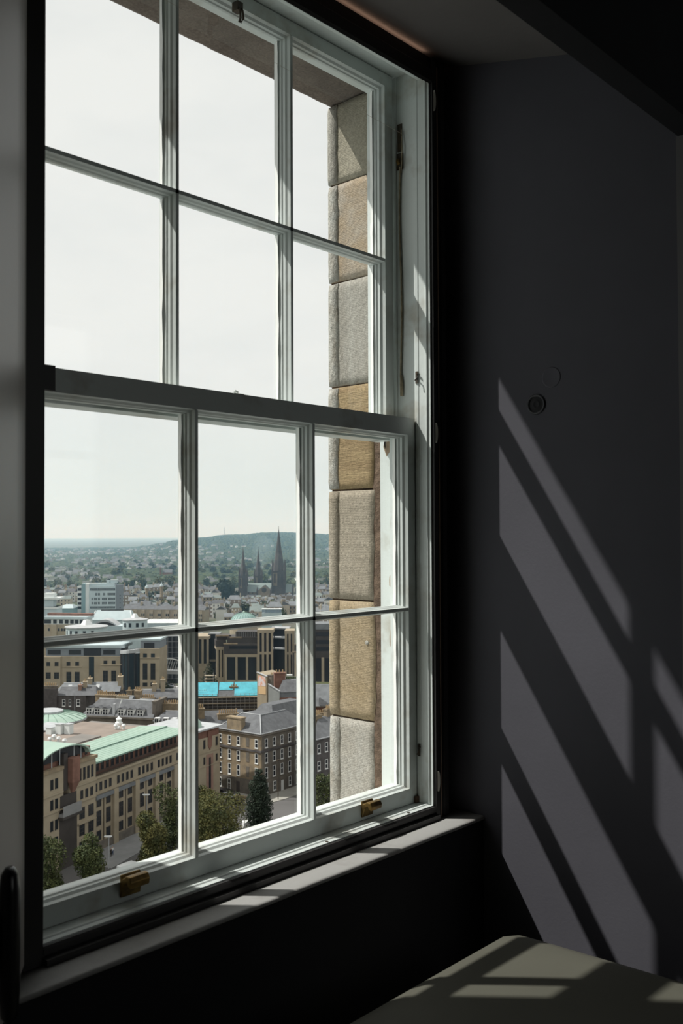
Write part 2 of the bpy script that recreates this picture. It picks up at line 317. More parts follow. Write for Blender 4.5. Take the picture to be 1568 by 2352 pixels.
# a strand of cobweb across the upper panes
mb = MB(); mb.tube([Vector((1.03, -.03, .877)).lerp(Vector((1.71, .0, .868)), t) + Vector((0, 0, -.0015 * math.sin(PI * t))) for t in [i / 16 for i in range(17)]], .0003, 4)
tag(mb.build('cobweb_strand', mat('cobweb_silk', (0.75, 0.68, 0.58), 0.5)), 'thin cobweb strand stretched across the upper panes of the window', 'cobweb')

# ------------------------------------------------------------------ stone reveal outside (blocks are parts of the outer wall)
def stone_mat(name, c, c2, sc, st, b=0.3):
    m = mat(name, c, 0.9, c2=c2, scale=sc, stretch=st, lo=0.3, hi=0.7, bump=b, bscale=70, spec=0.1, detail=6)
    t = m.node_tree; bs = t.nodes['Principled BSDF']
    src = bs.inputs['Base Color'].links[0].from_socket
    tcn = N(t, 'ShaderNodeTexCoord')
    fine = N(t, 'ShaderNodeTexNoise', i={'Scale': 170.0, 'Detail': 3.0, 'Roughness': 0.7}); t.links.new(tcn.outputs['Object'], fine.inputs['Vector'])
    mr = N(t, 'ShaderNodeMapRange', i={'From Min': 0.3, 'From Max': 0.7, 'To Min': 0.72, 'To Max': 1.22}); t.links.new(fine.outputs['Fac'], mr.inputs['Value'])
    mm = N(t, 'ShaderNodeVectorMath', operation='SCALE'); t.links.new(src, mm.inputs[0]); t.links.new(mr.outputs['Result'], mm.inputs['Scale'])
    t.links.new(mm.outputs[0], bs.inputs['Base Color'])
    # tooled droving lines in relief
    wv = N(t, 'ShaderNodeTexWave', i={'Scale': 85.0, 'Distortion': 5.0, 'Detail': 4.0, 'Detail Scale': 2.0}); wv.bands_direction = 'Z'
    t.links.new(tcn.outputs['Object'], wv.inputs['Vector'])
    bp = N(t, 'ShaderNodeBump', i={'Strength': 0.15, 'Distance': 0.004}); t.links.new(wv.outputs['Fac'], bp.inputs['Height'])
    old = bs.inputs['Normal'].links[0].from_node; t.links.new(old.outputs[0], bp.inputs['Normal']); t.links.new(bp.outputs[0], bs.inputs['Normal'])
    return m
STN = [stone_mat('stone_grey_olive', (0.36, 0.33, 0.26), (0.25, 0.23, 0.18), 9, (1, 1, 1)),
       stone_mat('stone_pink_grey', (0.41, 0.365, 0.305), (0.37, 0.285, 0.19), 7, (1, 2.4, 3.2)),
       stone_mat('stone_blue_grey', (0.40, 0.385, 0.345), (0.31, 0.29, 0.25), 11, (1, 3, .7)),
       stone_mat('stone_ochre_grained', (0.385, 0.295, 0.17), (0.265, 0.19, 0.11), 13, (1, .5, 3.4), 0.5),
       stone_mat('stone_brown_grey', (0.375, 0.335, 0.27), (0.30, 0.26, 0.20), 8, (1, 1, .8)),
       stone_mat('stone_tan', (0.385, 0.315, 0.22), (0.34, 0.265, 0.165), 10, (1, 1, 2.2)),
       stone_mat('stone_pale_grey', (0.43, 0.42, 0.385), (0.36, 0.33, 0.28), 12, (1, 1, .6))]
STN.append(STN[6])
marg = stone_mat('stone_margin_lime', (0.50, 0.495, 0.46), (0.34, 0.31, 0.26), 40, (1, 1, .6), 0.6)
mortar = mat('brown_mortar', (0.15, 0.105, 0.075), 0.95, var=0.35, scale=40, bump=0.6, bscale=80)
ow = struct(empty('wall_outer', (1.9, 0.2, -0.75)), 'rough sandstone outer wall around the window opening')
OO = Vector((-1.9, -0.2, 0.75))
def opart(mb, name, m, sm=False):
    o = mb.build(name, m, ow, sm); o.location = OO; return o
mb = MB(); mb.box(1.735, 2.3, .074, .233, -1.0, 1.30); mb.box(1.722, 1.74, .0722, .10, -.9, 1.06); opart(mb, 'core', mortar)
JZ = [1.003, .815, .585, .342, .103, -.148, -.415, -.64, -.88]
SPX, Y0, Y1 = .07, .098, .237
for k, (zt, zb) in enumerate(zip(JZ, JZ[1:])):
    g = .0042; zt -= g * .5; zb += g * .5
    mb = MB(); nn, mm = 14, 8
    rx = random.uniform(-.0015, .002); ri = random.uniform(-.003, .004)
    def P(i, j):       # j along depth (y), i along z
        z = zb + (zt - zb) * i / nn; t = j / mm; y = Y0 + ri + .004 * noise.noise(Vector((z * 23, k * 3.1, 0))) * (1 - t) + (Y1 - .004 - (Y0 + ri)) * t
        e = max(0, 1 - min(i, nn - i) / 1.0) * .0022 + (max(0, 1 - j / 1.0)) * .0018
        dx = .0011 * noise.noise(Vector((y * 60, z * 45, k))) + .0008 * noise.noise(Vector((y * 160, z * 190, k)))
        return (1.72 + rx + SPX * (y - .095) + dx + e, y, z)
    G = [[P(i, j) for j in range(mm + 1)] for i in range(nn + 1)]
    for i in range(nn):
        for j in range(mm): mb.poly([G[i][j], G[i][j + 1], G[i + 1][j + 1], G[i + 1][j]])
    for i in range(nn):
        for A, B in (((G[i][0], G[i + 1][0]), None), ((G[i][mm], G[i + 1][mm]), None)):
            a, b = A; mb.poly([a, b, (1.80, b[1], b[2]), (1.80, a[1], a[2])])
    for j in range(mm):
        for a, b in ((G[0][j], G[0][j + 1]), (G[nn][j], G[nn][j + 1])): mb.poly([a, b, (1.80, b[1], b[2]), (1.80, a[1], a[2])])
    opart(mb, 'stone', STN[k], True)
    # drafted margin at the outer arris, a slightly proud strip ending in the outer face
    mb = MB(); q = []
    for i in range(nn + 1):
        z = zb + .001 + (zt - zb - .002) * i / nn; w = .030 + .004 * noise.noise(Vector((z * 30, k * 2.2, 5))); ex = .0025 if i in (0, nn) else 0
        fx = lambda y: 1.7172 + rx + SPX * (y - .095) + .0012 * noise.noise(Vector((z * 70, k, 2)))
        q.append([(fx(Y1 - w) + .006, Y1 - w - .0005, z), (fx(Y1 - w) + ex, Y1 - w, z), (fx(Y1) + ex, Y1 - .002, z), (fx(Y1) + .003 + ex, Y1 + .002, z), (1.85, Y1 + .003, z)])
    for A, B in zip(q, q[1:]):
        for c in range(4): mb.poly([A[c], A[c + 1], B[c + 1], B[c]])
    mb.poly(q[0]); mb.poly(q[-1])
    o = opart(mb, 'stone_margin', marg if k in (1, 2, 3, 6) else STN[2 if k == 0 else k], True)
# lintel, left jamb and outer cill
darkst = stone_mat('stone_lintel_dark', (0.20, 0.165, 0.14), (0.13, 0.105, 0.09), 9, (1, 1, 1))  # lintel stone is darker than the other blocks
mb = MB(); nn = 60
for i in range(nn):
    xa, xb = .35 + 1.75 * i / nn, .35 + 1.75 * (i + 1) / nn
    f = lambda x: [(.075, 1.006), (.10, 1.0055 + .001 * noise.noise(Vector((x * 20, 0, 1)))), (.17, 1.0055 + .0015 * noise.noise(Vector((x * 26, 0, 4)))), (.228, 1.004 + .001 * noise.noise(Vector((x * 40, 0, 7)))), (.238 + .0015 * noise.noise(Vector((x * 50, 3, 0))), 1.007 + .0025 * noise.noise(Vector((x * 60, 9, 0)))), (.24, 1.30), (.075, 1.30)]
    A, B = f(xa), f(xb)
    for c in range(len(A)): d = (c + 1) % len(A); mb.poly([(xa, *A[c]), (xa, *A[d]), (xb, *B[d]), (xb, *B[c])])
opart(mb, 'lintel_stone', darkst, True)
mb = MB(); mb.prism([(.2, .0725, -1), (.79, .0725, -1), (.842, .237, -1), (.2, .237, -1)], [(.2, .0725, 1.005), (.79, .0725, 1.005), (.842, .237, 1.005), (.2, .237, 1.005)]); opart(mb, 'jamb_stone', STN[5])
mb = MB(); mb.alongx([(.074, -.604), (.105, -.612), (.262, -.678), (.262, -.75), (.074, -.75)], .74, 1.74); opart(mb, 'cill_stone', STN[6])
mb = MB(); mb.box(-4, .2, .06, .236, -6, 4); mb.box(2.3, 8, .06, .236, -6, 4); mb.box(.2, 2.3, .06, .236, 1.30, 4); mb.box(.2, 2.3, .06, .236, -6, -1.0); opart(mb, 'masonry', STN[5])
mb = MB(); mb.lathe((0, 0), [(0, .001), (.004, .0008), (.005, 0), (.005, -.001)], 10)
o = opart(mb, 'lime_spot', marg, True); o.location = OO + Vector((1.7185, .118, -.24)); o.rotation_euler = (0, -PI / 2, 0)

# ------------------------------------------------------------------ wall fittings, casement leaf, window seat
def ring(name, label, cat, y, z, prof, ms, holes=None):
    r = empty(name, (XW, y, z)); tag(r, label, cat)
    for nm, pr, m in zip(holes, prof, ms):
        mb = MB(); mb.lathe((0, 0), pr, 28); o = mb.build(nm, m, r, True); o.rotation_euler = (0, -PI / 2, 0)
    return r
ring('wall_fixing', 'round recessed wall fixing with a dark central hole', 'wall fixing', -.268, .266,
     [[(.0205, -.001), (.0212, .0015), (.019, .003), (.0165, .0018), (.0155, -.0005)], [(.0158, .0004), (.008, .0003), (.0068, .0012), (.0055, .0003), (0, .0002)]],
     [mat('fixing_rim_paint', (0.06, 0.06, 0.066), 0.35), mat('fixing_hole_shade', (0.018, 0.018, 0.02), 0.7)], ['rim', 'plug'])  # plug is a dark disc, the shade of the hollow is in its colour
ring('plug_cover', 'faint flush round plug painted over above the wall fixing', 'wall plug', -.303, .318,
     [[(.0215, -.001), (.0212, .0004), (.019, .0007), (.017, .0003), (0, .0003)]], [wallp], ['disc'])
leaf = empty('casement_leaf', (.722, -.068, -.60), math.atan2(-.60, -.50)); tag(leaf, 'pale grey casement leaf swung into the room beside the window', 'window leaf')
mb = MB()
mb.box(0, .46, .0, .028, 0.02, 1.50)
o = mb.build('leaf_panel', leafp, leaf); bevel(o, .004, 2)
mb = MB(); mb.box(.09, .37, .028, .031, .10, 1.40); mb.box(.09, .37, -.003, .0, .10, 1.40); mb.build('raised_field', leafp, leaf)
hd = MB(); 
for (a, b) in ((0, 1),):
    zs = [-.075, -.070, -.05, 0, .05, .066, .072]; ws = [.006, .0095, .0115, .012, .0115, .0095, .005]
    rings = []
    for z, w in zip(zs, ws): rings.append([(w * math.cos(2 * PI * k / 14), .017 + w * .8 * math.sin(2 * PI * k / 14), z) for k in range(14)])
    for A, B in zip(rings, rings[1:]):
        for k in range(14): hd.poly([A[k], A[(k + 1) % 14], B[(k + 1) % 14], B[k]])
    hd.poly(rings[0]); hd.poly(rings[-1])
h = hd.build('handle', blackp, leaf, True); h.location = (.268, .031, .158); h.scale = (1.45, 1.2, 1.12); tag(h, 'black lever handle')
mb = MB(); mb.box(-.011, .011, -.0005, .006, -.03, .03); o = mb.build('handle_rose', blackp, h)
# seat: boxed bench with a padded cushion
bench = empty('window_bench', (1.1, -.6, -1.3)); tag(bench, 'dark boxed bench standing by the window with a padded cushion on top', 'bench')
mb = MB(); mb.box(-.75, .53, -.40, .30, .06, .45); mb.build('carcass', wallb, bench)
mb = MB(); mb.box(-.80, .56, -.43, .33, .451, .484); o = mb.build('seat_board', wallb, bench); bevel(o, .003)
for x, y in ((-.70, -.36), (.48, -.36), (-.70, .26), (.48, .26)): mb = MB(); mb.box(x - .03, x + .03, y - .03, y + .03, 0, .0595); mb.build('foot', wallb, bench)
def soft_box(x0, x1, y0, y1, z0, z1, r, dome, n=26):
    mb = MB(); V = {}
    def pt(s, t, side):
        x = x0 + (x1 - x0) * s; y = y0 + (y1 - y0) * t
        dx = min(x - x0, x1 - x); dy = min(y - y0, y1 - y)
        def q(d): return 0 if d >= r else r - math.sqrt(max(0, r * r - (r - d) ** 2))
        z = z1 + dome * math.sin(PI * s) ** .6 * math.sin(PI * t) ** .6 - q(dx) - q(dy)
        return (x, y, max(z, z0 + .02))
    u = [0, .004, .012, .025, .045, .07] + [.07 + .86 * i / n for i in range(1, n)] + [.93, .955, .975, .988, .996, 1]
    G = [[pt(a, b, 0) for b in u] for a in u]; m = len(u)
    for i in range(m - 1):
        for j in range(m - 1): mb.poly([G[i][j], G[i + 1][j], G[i + 1][j + 1], G[i][j + 1]])
    B = lambda p: (p[0], p[1], z0)
    for i in range(m - 1):
        for a, b in ((G[i][0], G[i + 1][0]), (G[i][m - 1], G[i + 1][m - 1]), (G[0][i], G[0][i + 1]), (G[m - 1][i], G[m - 1][i + 1])): mb.poly([a, b, B(b), B(a)])
    mb.poly([(x0, y0, z0), (x1, y0, z0), (x1, y1, z0), (x0, y1, z0)])
    return mb
cu = tag(soft_box(.30, 1.658, -1.02, -.272, -.820, -.737, .062, .009).build('seat_cushion', cush, None, True), 'olive grey padded seat cushion below the window sill', 'cushion')

# ------------------------------------------------------------------ the city: surveyed in metres from the window, u to the right, v ahead, w up
RX, FX = Vector((math.sin(YAW), -math.cos(YAW), 0)), Vector((math.cos(YAW), math.sin(YAW), 0))
GND = -65.0
def cw(u, v, w=GND): return Vector((CAM.x, CAM.y, 0)) + RX * u + FX * v + Vector((0, 0, w))
def sight(px, py):            # bearing and slope of a line of sight
    d = fwd * F + rgt2 * (px - 784) - up2 * (py - 1176)
    h = d.dot(FX); return d.dot(RX) / h, d.z / h
def su(px, py, v): return sight(px, py)[0] * v
def sw_(px, py, v): return sight(px, py)[1] * v
def rot(a): return YAW - PI / 2 + a        # world rotation of a facade turned by a from the cross-view direction

c = mat
stoneT = c('tan_ashlar', (0.385, 0.325, 0.24), 0.9, c2=(0.31, 0.26, 0.185), scale=.35, lo=.3, hi=.7)
stoneD = c('dark_ashlar', (0.20, 0.175, 0.145), 0.9, c2=(0.105, 0.095, 0.085), scale=.45, lo=.3, hi=.7, detail=6)
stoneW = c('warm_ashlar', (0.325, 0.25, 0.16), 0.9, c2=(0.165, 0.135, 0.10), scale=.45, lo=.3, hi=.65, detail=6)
stoneK = c('near_black_ashlar', (0.09, 0.082, 0.08), 0.9, var=.25, scale=.5)
brickR = c('red_brown_brick', (0.20, 0.105, 0.08), 0.9, var=.2, scale=.5)
brickP = c('pink_brick', (0.30, 0.19, 0.15), 0.9, var=.15, scale=.5)
copper = c('green_copper_sheet', (0.36, 0.465, 0.39), 0.65, c2=(0.30, 0.41, 0.345), scale=.12, lo=.3, hi=.7, stretch=(1, 3, 1))
copperD = c('green_copper_seam', (0.17, 0.27, 0.22), 0.7)
slate = c('grey_slate', (0.115, 0.118, 0.125), 0.75, var=.2, scale=.6, detail=6)
slateL = c('light_slate', (0.17, 0.18, 0.19), 0.7, var=.15, scale=.5)
slateG = c('green_grey_slate', (0.17, 0.20, 0.19), 0.75, var=.15, scale=.2)
lead = c('pale_lead', (0.42, 0.43, 0.44), 0.55, var=.1, scale=.5)
felt = c('grey_roof_felt', (0.20, 0.185, 0.17), 0.9, var=.12, scale=.2)
deckp = c('pinkish_roof_deck', (0.25, 0.205, 0.175), 0.9, var=.12, scale=.2)
darkg = c('dark_glass', (0.018, 0.022, 0.028), 0.18, spec=.5)
blueg = c('blue_glass', (0.022, 0.034, 0.042), 0.3, spec=.25)
winw = c('window_white', (0.74, 0.74, 0.72), 0.6)
clad = c('pale_blue_cladding', (0.46, 0.54, 0.56), 0.6, var=.06, scale=.3)
cladW = c('white_cladding', (0.66, 0.69, 0.68), 0.6, var=.05, scale=.3)
cladG = c('grey_cladding', (0.20, 0.225, 0.25), 0.6, var=.06, scale=.3)
teal = c('teal_cladding', (0.22, 0.33, 0.35), 0.5)
greyc = c('grey_concrete', (0.24, 0.24, 0.24), 0.85, var=.1, scale=.3)
render_ = c('grey_render', (0.33, 0.34, 0.33), 0.9, var=.08, scale=.4)
mansd = c('dark_brown_metal', (0.055, 0.048, 0.045), 0.6, var=.2, scale=.3)
potm = c('buff_terracotta', (0.37, 0.265, 0.15), 0.85, var=.2, scale=3)
tarp = c('cyan_tarpaulin', (0.09, 0.40, 0.49), 0.5, var=.15, scale=.5)
steel = c('scaffold_steel', (0.30, 0.29, 0.28), 0.5)
board = c('scaffold_board', (0.36, 0.30, 0.22), 0.9)
asph = c('asphalt', (0.115, 0.11, 0.108), 0.9, var=.12, scale=.08)
pave = c('pale_paving', (0.34, 0.325, 0.29), 0.9, var=.08, scale=.3)
barkm = c('tree_bark', (0.09, 0.07, 0.05), 0.9)
whitep = c('bright_white_paint', (0.78, 0.79, 0.78), 0.5)

def bldg(name, label, cat, px, py, v, ang=0.0, base=GND, group=None):
    u = su(px, py, v); r = empty(name, cw(u, v, base), rot(ang)); tag(r, label, cat, group)
    r['uv'] = (u, v); return r
def hgt(py, px, v, base=GND): return sw_(px, py, v) - base
def width(pxl, pxr, py, v, ang=0.0):    # facade length from its left end at depth v to the image column pxr
    u0 = su(pxl, py, v); k = su(pxr, py, 1.0)
    return (k * v - u0) / (math.cos(ang) - k * math.sin(ang))
def part(r, name, ms, fn, label=None):
    mb = MB(); fn(mb); o = mb.build(name, ms, r)
    if label: o['label'] = label
    return o
WM = {}
def window(r, x, y, z, w, h, kind='sash', face=0, pm=None, fm=None):
    key = (round(w, 2), round(h, 2), kind, pm.name if pm else '', fm.name if fm else '')
    if key not in WM:
        fr, pn = MB(), MB(); t = min(.16, w * .13) if kind == 'sash' else min(.12, w * .1)
        fr.box(-w / 2, -w / 2 + t, -.07, 0, 0, h); fr.box(w / 2 - t, w / 2, -.07, 0, 0, h); fr.box(-w / 2 + t, w / 2 - t, -.07, 0, h - t, h); fr.box(-w / 2 + t * (0 if kind != 'sash' else 1), w / 2 - t, -.07, 0, 0, t)
        if kind == 'sash': fr.box(-w / 2 + t, w / 2 - t, -.06, 0, h * .49, h * .49 + t * .9); fr.box(-w / 2 - .05, w / 2 + .05, -.14, 0, -.18, 0)
        if kind == 'grid':
            for k in range(1, 3): fr.box(-w / 2 + t, w / 2 - t, -.05, 0, h * k / 3 - .04, h * k / 3 + .04)
            fr.box(-.04, .04, -.05, 0, t, h - t)
        pn.box(-w / 2 + t, w / 2 - t, -.02, 0, t, h - t)
        fm_ = fm or (winw if kind in ('sash', 'grid') else mansd)
        WM[key] = (fr.mesh('window', fm_), pn.mesh('pane', pm or darkg))
    f, p = WM[key]
    o = link('window', f, r); o.location = (x, y, z); o.rotation_euler = (0, 0, (0, -PI / 2, PI / 2)[face])
    q = link('pane', p, o); return o
def gable(mb, x0, x1, y0, y1, z0, z1, over=.3, mi=0):   # ridge along x
    ym = (y0 + y1) / 2
    mb.prism([(x0 - over, y0 - over, z0), (x1 + over, y0 - over, z0), (x1 + over, y1 + over, z0), (x0 - over, y1 + over, z0)][:0] or [(x0 - over, y0 - over, z0), (x0 - over, ym, z1), (x0 - over, y1 + over, z0)],
             [(x1 + over, y0 - over, z0), (x1 + over, ym, z1), (x1 + over, y1 + over, z0)], mi)
def hip(mb, x0, x1, y0, y1, z0, z1, ix, iy, mi=0):      # hipped with flat or ridge top inset by ix, iy
    b = [(x0, y0, z0), (x1, y0, z0), (x1, y1, z0), (x0, y1, z0)]; t = [(x0 + ix, y0 + iy, z1), (x1 - ix, y0 + iy, z1), (x1 - ix, y1 - iy, z1), (x0 + ix, y1 - iy, z1)]
    mb.prism(b, t, mi)
def chimney(r, x, y, z, w, d, h, n, m=None, ph=.9, alongy=False):
    o = part(r, 'chimney_stack', m or stoneW, lambda b: (b.box(x - w / 2, x + w / 2, y - d / 2, y + d / 2, z, z + h), b.box(x - w / 2 - .15, x + w / 2 + .15, y - d / 2 - .15, y + d / 2 + .15, z + h - .25, z + h + .05)))
    L = (d if alongy else w) - .5
    for k in range(n):
        t = (k + .5) / n - .5; mb = MB(); cx, cy = (x, y + t * L) if alongy else (x + t * L, y)
        rr = min(.22, .38 * L / n); mb.cyl((cx, cy), rr, rr * .8, z + h, z + h + ph * random.uniform(.8, 1.15), 7); mb.build('chimney_pot', potm, o)
    return o

# ---- ground, streets
def ground():
    mb = MB(); mb.cur = 0
    vs = [60, 150, 300, 600, 1200, 2500, 5000, 9000, 16000, 34000]
    for a, b in zip(vs, vs[1:]):
        for t in range(10):
            l = lambda v, k: cw(-.95 * v + 1.45 * v * k / 10, v, GND)
            mb.poly([l(a, t), l(a, t + 1), l(b, t + 1), l(b, t)])
    m = mat('town_ground', (0.06, 0.075, 0.036), 0.95, c2=(0.12, 0.11, 0.09), scale=.012, lo=.42, hi=.58, detail=8)
    tag(mb.build('ground', m), None, None, None, 'structure')
ground()
def slabuv(name, pts, w0, w1, m, kind='structure'):
    mb = MB(); mb.prism([cw(u, v, w0) for u, v in pts], [cw(u, v, w1) for u, v in pts]); return tag(mb.build(name, m), None, None, None, kind)
slabuv('street', [(-160, 70), (120, 70), (120, 285), (-160, 285)], GND - .5, GND + .06, asph)

# ---- the long office building with the green copper roof
P0 = (su(214, 1950, 205.5), 205.5)
ang = math.atan2(44.5, 18.6)
A = bldg('office_building', 'long tan office building with a green copper roof and dark attic windows', 'building', 214, 1950, 205.5, ang)
LA = width(214, 442, 1860, 205.5, ang)
part(A, 'wall', [stoneT, stoneD], lambda b: (b.box(0, LA, 0, 16, 0, 15.3), b.box(-.1, LA, -.35, .2, 0, 1.9, 1), b.box(-.1, LA, -.25, .1, 11.75, 12.0), b.box(-.1, LA + .1, -.5, .1, 15.1, 15.45)))
part(A, 'attic_wall', brickR, lambda b: b.box(0, LA, 1.1, 15, 15.45, 18.2))
PR = [(-.4, 18.5, LA - 1), (4.2, 19.45, LA - 4.5), (4.25, 19.6, LA - 4.6), (8.6, 20.25, LA - 9.5)]
def roofA(b):
    for (ya, za, xa), (yb, zb, xb) in zip(PR, PR[1:]):
        b.poly([(0, ya, za), (xa, ya, za), (xb, yb, zb), (0, yb, zb)])
    b.poly([(xa, y, z) for y, z, xa in PR] + [(LA - 1, 8.6, 18.5)]); b.poly([(0, y, z) for y, z, xa in PR] + [(0, 8.6, 18.2), (0, -.4, 18.2)]); b.box(0, LA - 1, -.4, 8.6, 18.2, 18.49)
part(A, 'roof', copper, roofA)
def seams(b):
    x = .6
    while x < LA - 1.2:
        for (ya, za, xa), (yb, zb, xb) in ((PR[0], PR[1]), (PR[2], PR[3])):
            if x < xb: b.prism([(x - .03, ya, za), (x + .03, ya, za), (x + .03, yb, zb), (x - .03, yb, zb)], [(x - .03, ya, za + .05), (x + .03, ya, za + .05), (x + .03, yb, zb + .05), (x - .03, yb, zb + .05)])
        x += 1.15
part(A, 'roof_seams', copper, seams)['kind'] = 'stuff'
part(A, 'roof_step', copperD, lambda b: b.box(0, LA - 4.6, 4.14, 4.28, 19.4, 19.68))
part(A, 'eaves_gutter', copperD, lambda b: b.box(-.1, LA - 1, -.5, -.38, 18.3, 18.55))
part(A, 'flat_roof', felt, lambda b: b.box(-6, LA - 6, 8.6, 25, 16.0, 19.7))
part(A, 'roof_deck', deckp, lambda b: b.box(2, LA - 8, 9, 26, 19.7, 19.8))
for x0, x1, y0, y1 in ((-5, 5, 9.2, 13.5), (6.5, 17, 10.5, 16)):
    part(A, 'roof_panel', felt, lambda b: b.box(x0, x1, y0, y1, 19.8, 20.1))
NA = 22
for k in range(NA):
    window(A, LA * (k + .55) / NA, 1.1, 16.0, 1.05, 1.9, 'dark')
def balus(b):
    b.box(0, LA, .0, .08, 16.45, 16.55); n = 130
    for k in range(n): b.box(LA * k / n, LA * k / n + .07, .01, .07, 15.45, 16.45)
o = part(A, 'balustrade', mansd, balus); o['kind'] = 'stuff'
bays = 5; bw = LA / bays
for k in range(bays):
    x0 = bw * k + .4
    part(A, 'bay_panel', [stoneD, stoneT], lambda b: (b.box(x0, x0 + bw * .77, -.04, .02, 1.9, 11.2, 1),))
    part(A, 'bay_lintel', slateL, lambda b: b.box(x0 - .1, x0 + bw * .77 + .1, -.55, .02, 10.75, 11.5))
    part(A, 'pier', stoneT, lambda b: b.box(x0 + bw * .78, x0 + bw * .98, -.6, .02, 0, 11.6))
    part(A, 'drainpipe', iron, lambda b: b.box(x0 + bw * .38, x0 + bw * .40, -.15, 0, 1.9, 11.0))
    for q in range(4): window(A, x0 + bw * (.06 + .21 * q), 0, 12.35, .85, 1.75, 'dark')
    for t in (.18, .60):
        window(A, x0 + bw * t, -.04, 9.1, 1.5, 1.5, 'dark'); window(A, x0 + bw * t, -.04, 5.2, 1.55, 3.1, 'grid', fm=mansd); window(A, x0 + bw * t, -.04, 2.2, 1.5, 2.0, 'dark')
# entrance tower at its near end
TL = 13.5
T = bldg('entrance_tower', 'stone and red brick entrance tower with an arched green roof and balcony', 'building', 214, 1950, 205.5, ang)
T.location = cw(P0[0] - TL * math.cos(ang), P0[1] - TL * math.sin(ang))
part(T, 'wall', stoneT, lambda b: (b.box(-14, 3.2, -.6, 14, 0, 20.0), b.box(5.2, TL, -.6, 14, 0, 20.0), b.box(3.2, 5.2, 1.2, 14, 0, 20.0), b.box(-14, TL, -.8, 0, 11.75, 12.0), b.box(7.0, TL, -.8, 0, 15.1, 15.4), b.box(-14, 3.0, -.8, 0, 15.1, 15.4)))
part(T, 'cornice', stoneW, lambda b: (b.box(-14, 3.0, -.95, .2, 19.6, 20.2), b.box(7.4, TL + .15, -1.0, .2, 19.7, 20.3), b.box(TL - .2, TL + .15, .2, 4, 19.7, 20.3)))
part(T, 'attic_wall', brickR, lambda b: (b.box(5.2, TL, .8, 12, 20.0, 22.0), b.box(-14, 3.4, .8, 12, 20.0, 21.4)))
part(T, 'brick_shaft', brickR, lambda b: (b.box(4.6, 7.0, -1.7, 0, 16.6, 21.3), b.prism([(5.4, -1.0, 14.5), (6.2, -1.0, 14.5), (6.2, -.6, 14.5), (5.4, -.6, 14.5)], [(4.6, -1.7, 16.6), (7.0, -1.7, 16.6), (7.0, -.6, 16.6), (4.6, -.6, 16.6)])))
part(T, 'recess_shade', mansd, lambda b: b.box(3.3, 4.5, -.62, .2, 15.2, 22.4))  # flat dark panels here and below, their colour stands in for shade
part(T, 'entrance_shade', mansd, lambda b: b.box(2.0, 7.4, -.64, .2, 0, 11.4))
part(T, 'loggia_shade', mansd, lambda b: b.box(2.2, 7.2, -.66, .2, 11.4, 14.4))
part(T, 'balcony', greyc, lambda b: (b.box(1.8, 7.6, -1.7, -.6, 10.5, 11.0), b.box(1.9, 7.5, -1.65, -1.57, 11.0, 12.5)))
part(T, 'balcony_base', mansd, lambda b: b.box(1.6, 7.8, -1.8, -.6, 10.0, 10.5))
AC, AW, AB, AR = 3.6, 8.0, 21.2, 2.7
def archroof(b):
    n = 14
    for k in range(n):
        a0, a1 = PI * k / n, PI * (k + 1) / n
        q = lambda a, r: (AC - AW * math.cos(a) * r, AB + AR * math.sin(a) * r)
        A0, A1, B0, B1 = q(a0, 1), q(a1, 1), q(a0, .93), q(a1, .93)
        b.alongy([A0, A1, B1, B0], -.9, 12)
part(T, 'arched_roof', copper, archroof)
part(T, 'fanlight', darkg, lambda b: b.alongy([(AC - AW * .93 * math.cos(PI * k / 14), AB + AR * .92 * math.sin(PI * k / 14)) for k in range(15)], .2, .4))
for x in (-2.4, .6, 3.0, 7.4, 9.6): part(T, 'fanlight_bar', lead, lambda b: b.box(x - .1, x + .1, .1, .2, AB - 1.2, AB + AR * .9 * math.sqrt(max(.05, 1 - ((x - AC) / (AW * .93)) ** 2))))
for x in (8.4, 9.7, 11.0, 12.3): window(T, x, -.6, 16.0, .75, 2.5, 'dark')
for x in (8.9, 10.5, 12.1): window(T, x, -.6, 12.3, .85, 1.75, 'dark'); window(T, x, .8, 20.4, .8, 1.2, 'dark')
for x in (9.0, 11.9): window(T, x, -.6, 8.3, 1.7, 2.3, 'grid', fm=mansd); window(T, x, -.6, 5.0, 1.7, 2.2, 'grid', fm=mansd); window(T, x, -.6, 1.6, 1.7, 2.2, 'grid', fm=mansd); part(T, 'pediment', stoneT, lambda b: b.alongy([(x - 1.4, 7.4), (x + 1.4, 7.4), (x + 1.4, 7.65), (x, 8.0), (x - 1.4, 7.65)], -1.0, -.6))
for x in (-.3, 1.1):
    for z in (5.0, 8.3, 12.3, 16.2): window(T, x, -.6, z, .9, 2.0, 'dark')
# corner pavilion at its far end
pv = 205.5 + LA * math.sin(ang)
B = bldg('corner_pavilion', 'stone corner pavilion with a small green dome and brick window strip', 'building', 442, 1860, pv, ang - .12)
LB = width(442, 499, 1840, pv, ang - .12)
part(B, 'wall', stoneT, lambda b: (b.box(0, LB, -.8, 14, 0, 15.6), b.box(0, LB + .1, -.95, 0, 12.0, 12.3), b.box(0, LB, -.9, 0, 8.6, 8.8)))
part(B, 'attic_band', brickR, lambda b: b.box(.2, LB - .2, -.6, 13, 15.6, 17.6))
part(B, 'cornice', lead, lambda b: b.box(-.4, LB + .5, -1.6, 14.2, 17.6, 18.0))
part(B, 'brick_strip', brickP, lambda b: b.box(LB * .44, LB * .72, -.86, 0, 0, 11.4))
part(B, 'brick_keystone', brickR, lambda b: b.alongy([(LB * .50, 17), (LB * .66, 17), (LB * .66, 13.5), (LB * .58, 12.4), (LB * .50, 13.5)], -.95, 0))
part(B, 'glazing_slot', darkg, lambda b: b.box(LB * .54, LB * .62, -.9, 0, .8, 10.6))
for x in (.36, .86): window(B, LB * x, -.8, 13.0, .8, 2.2, 'dark')
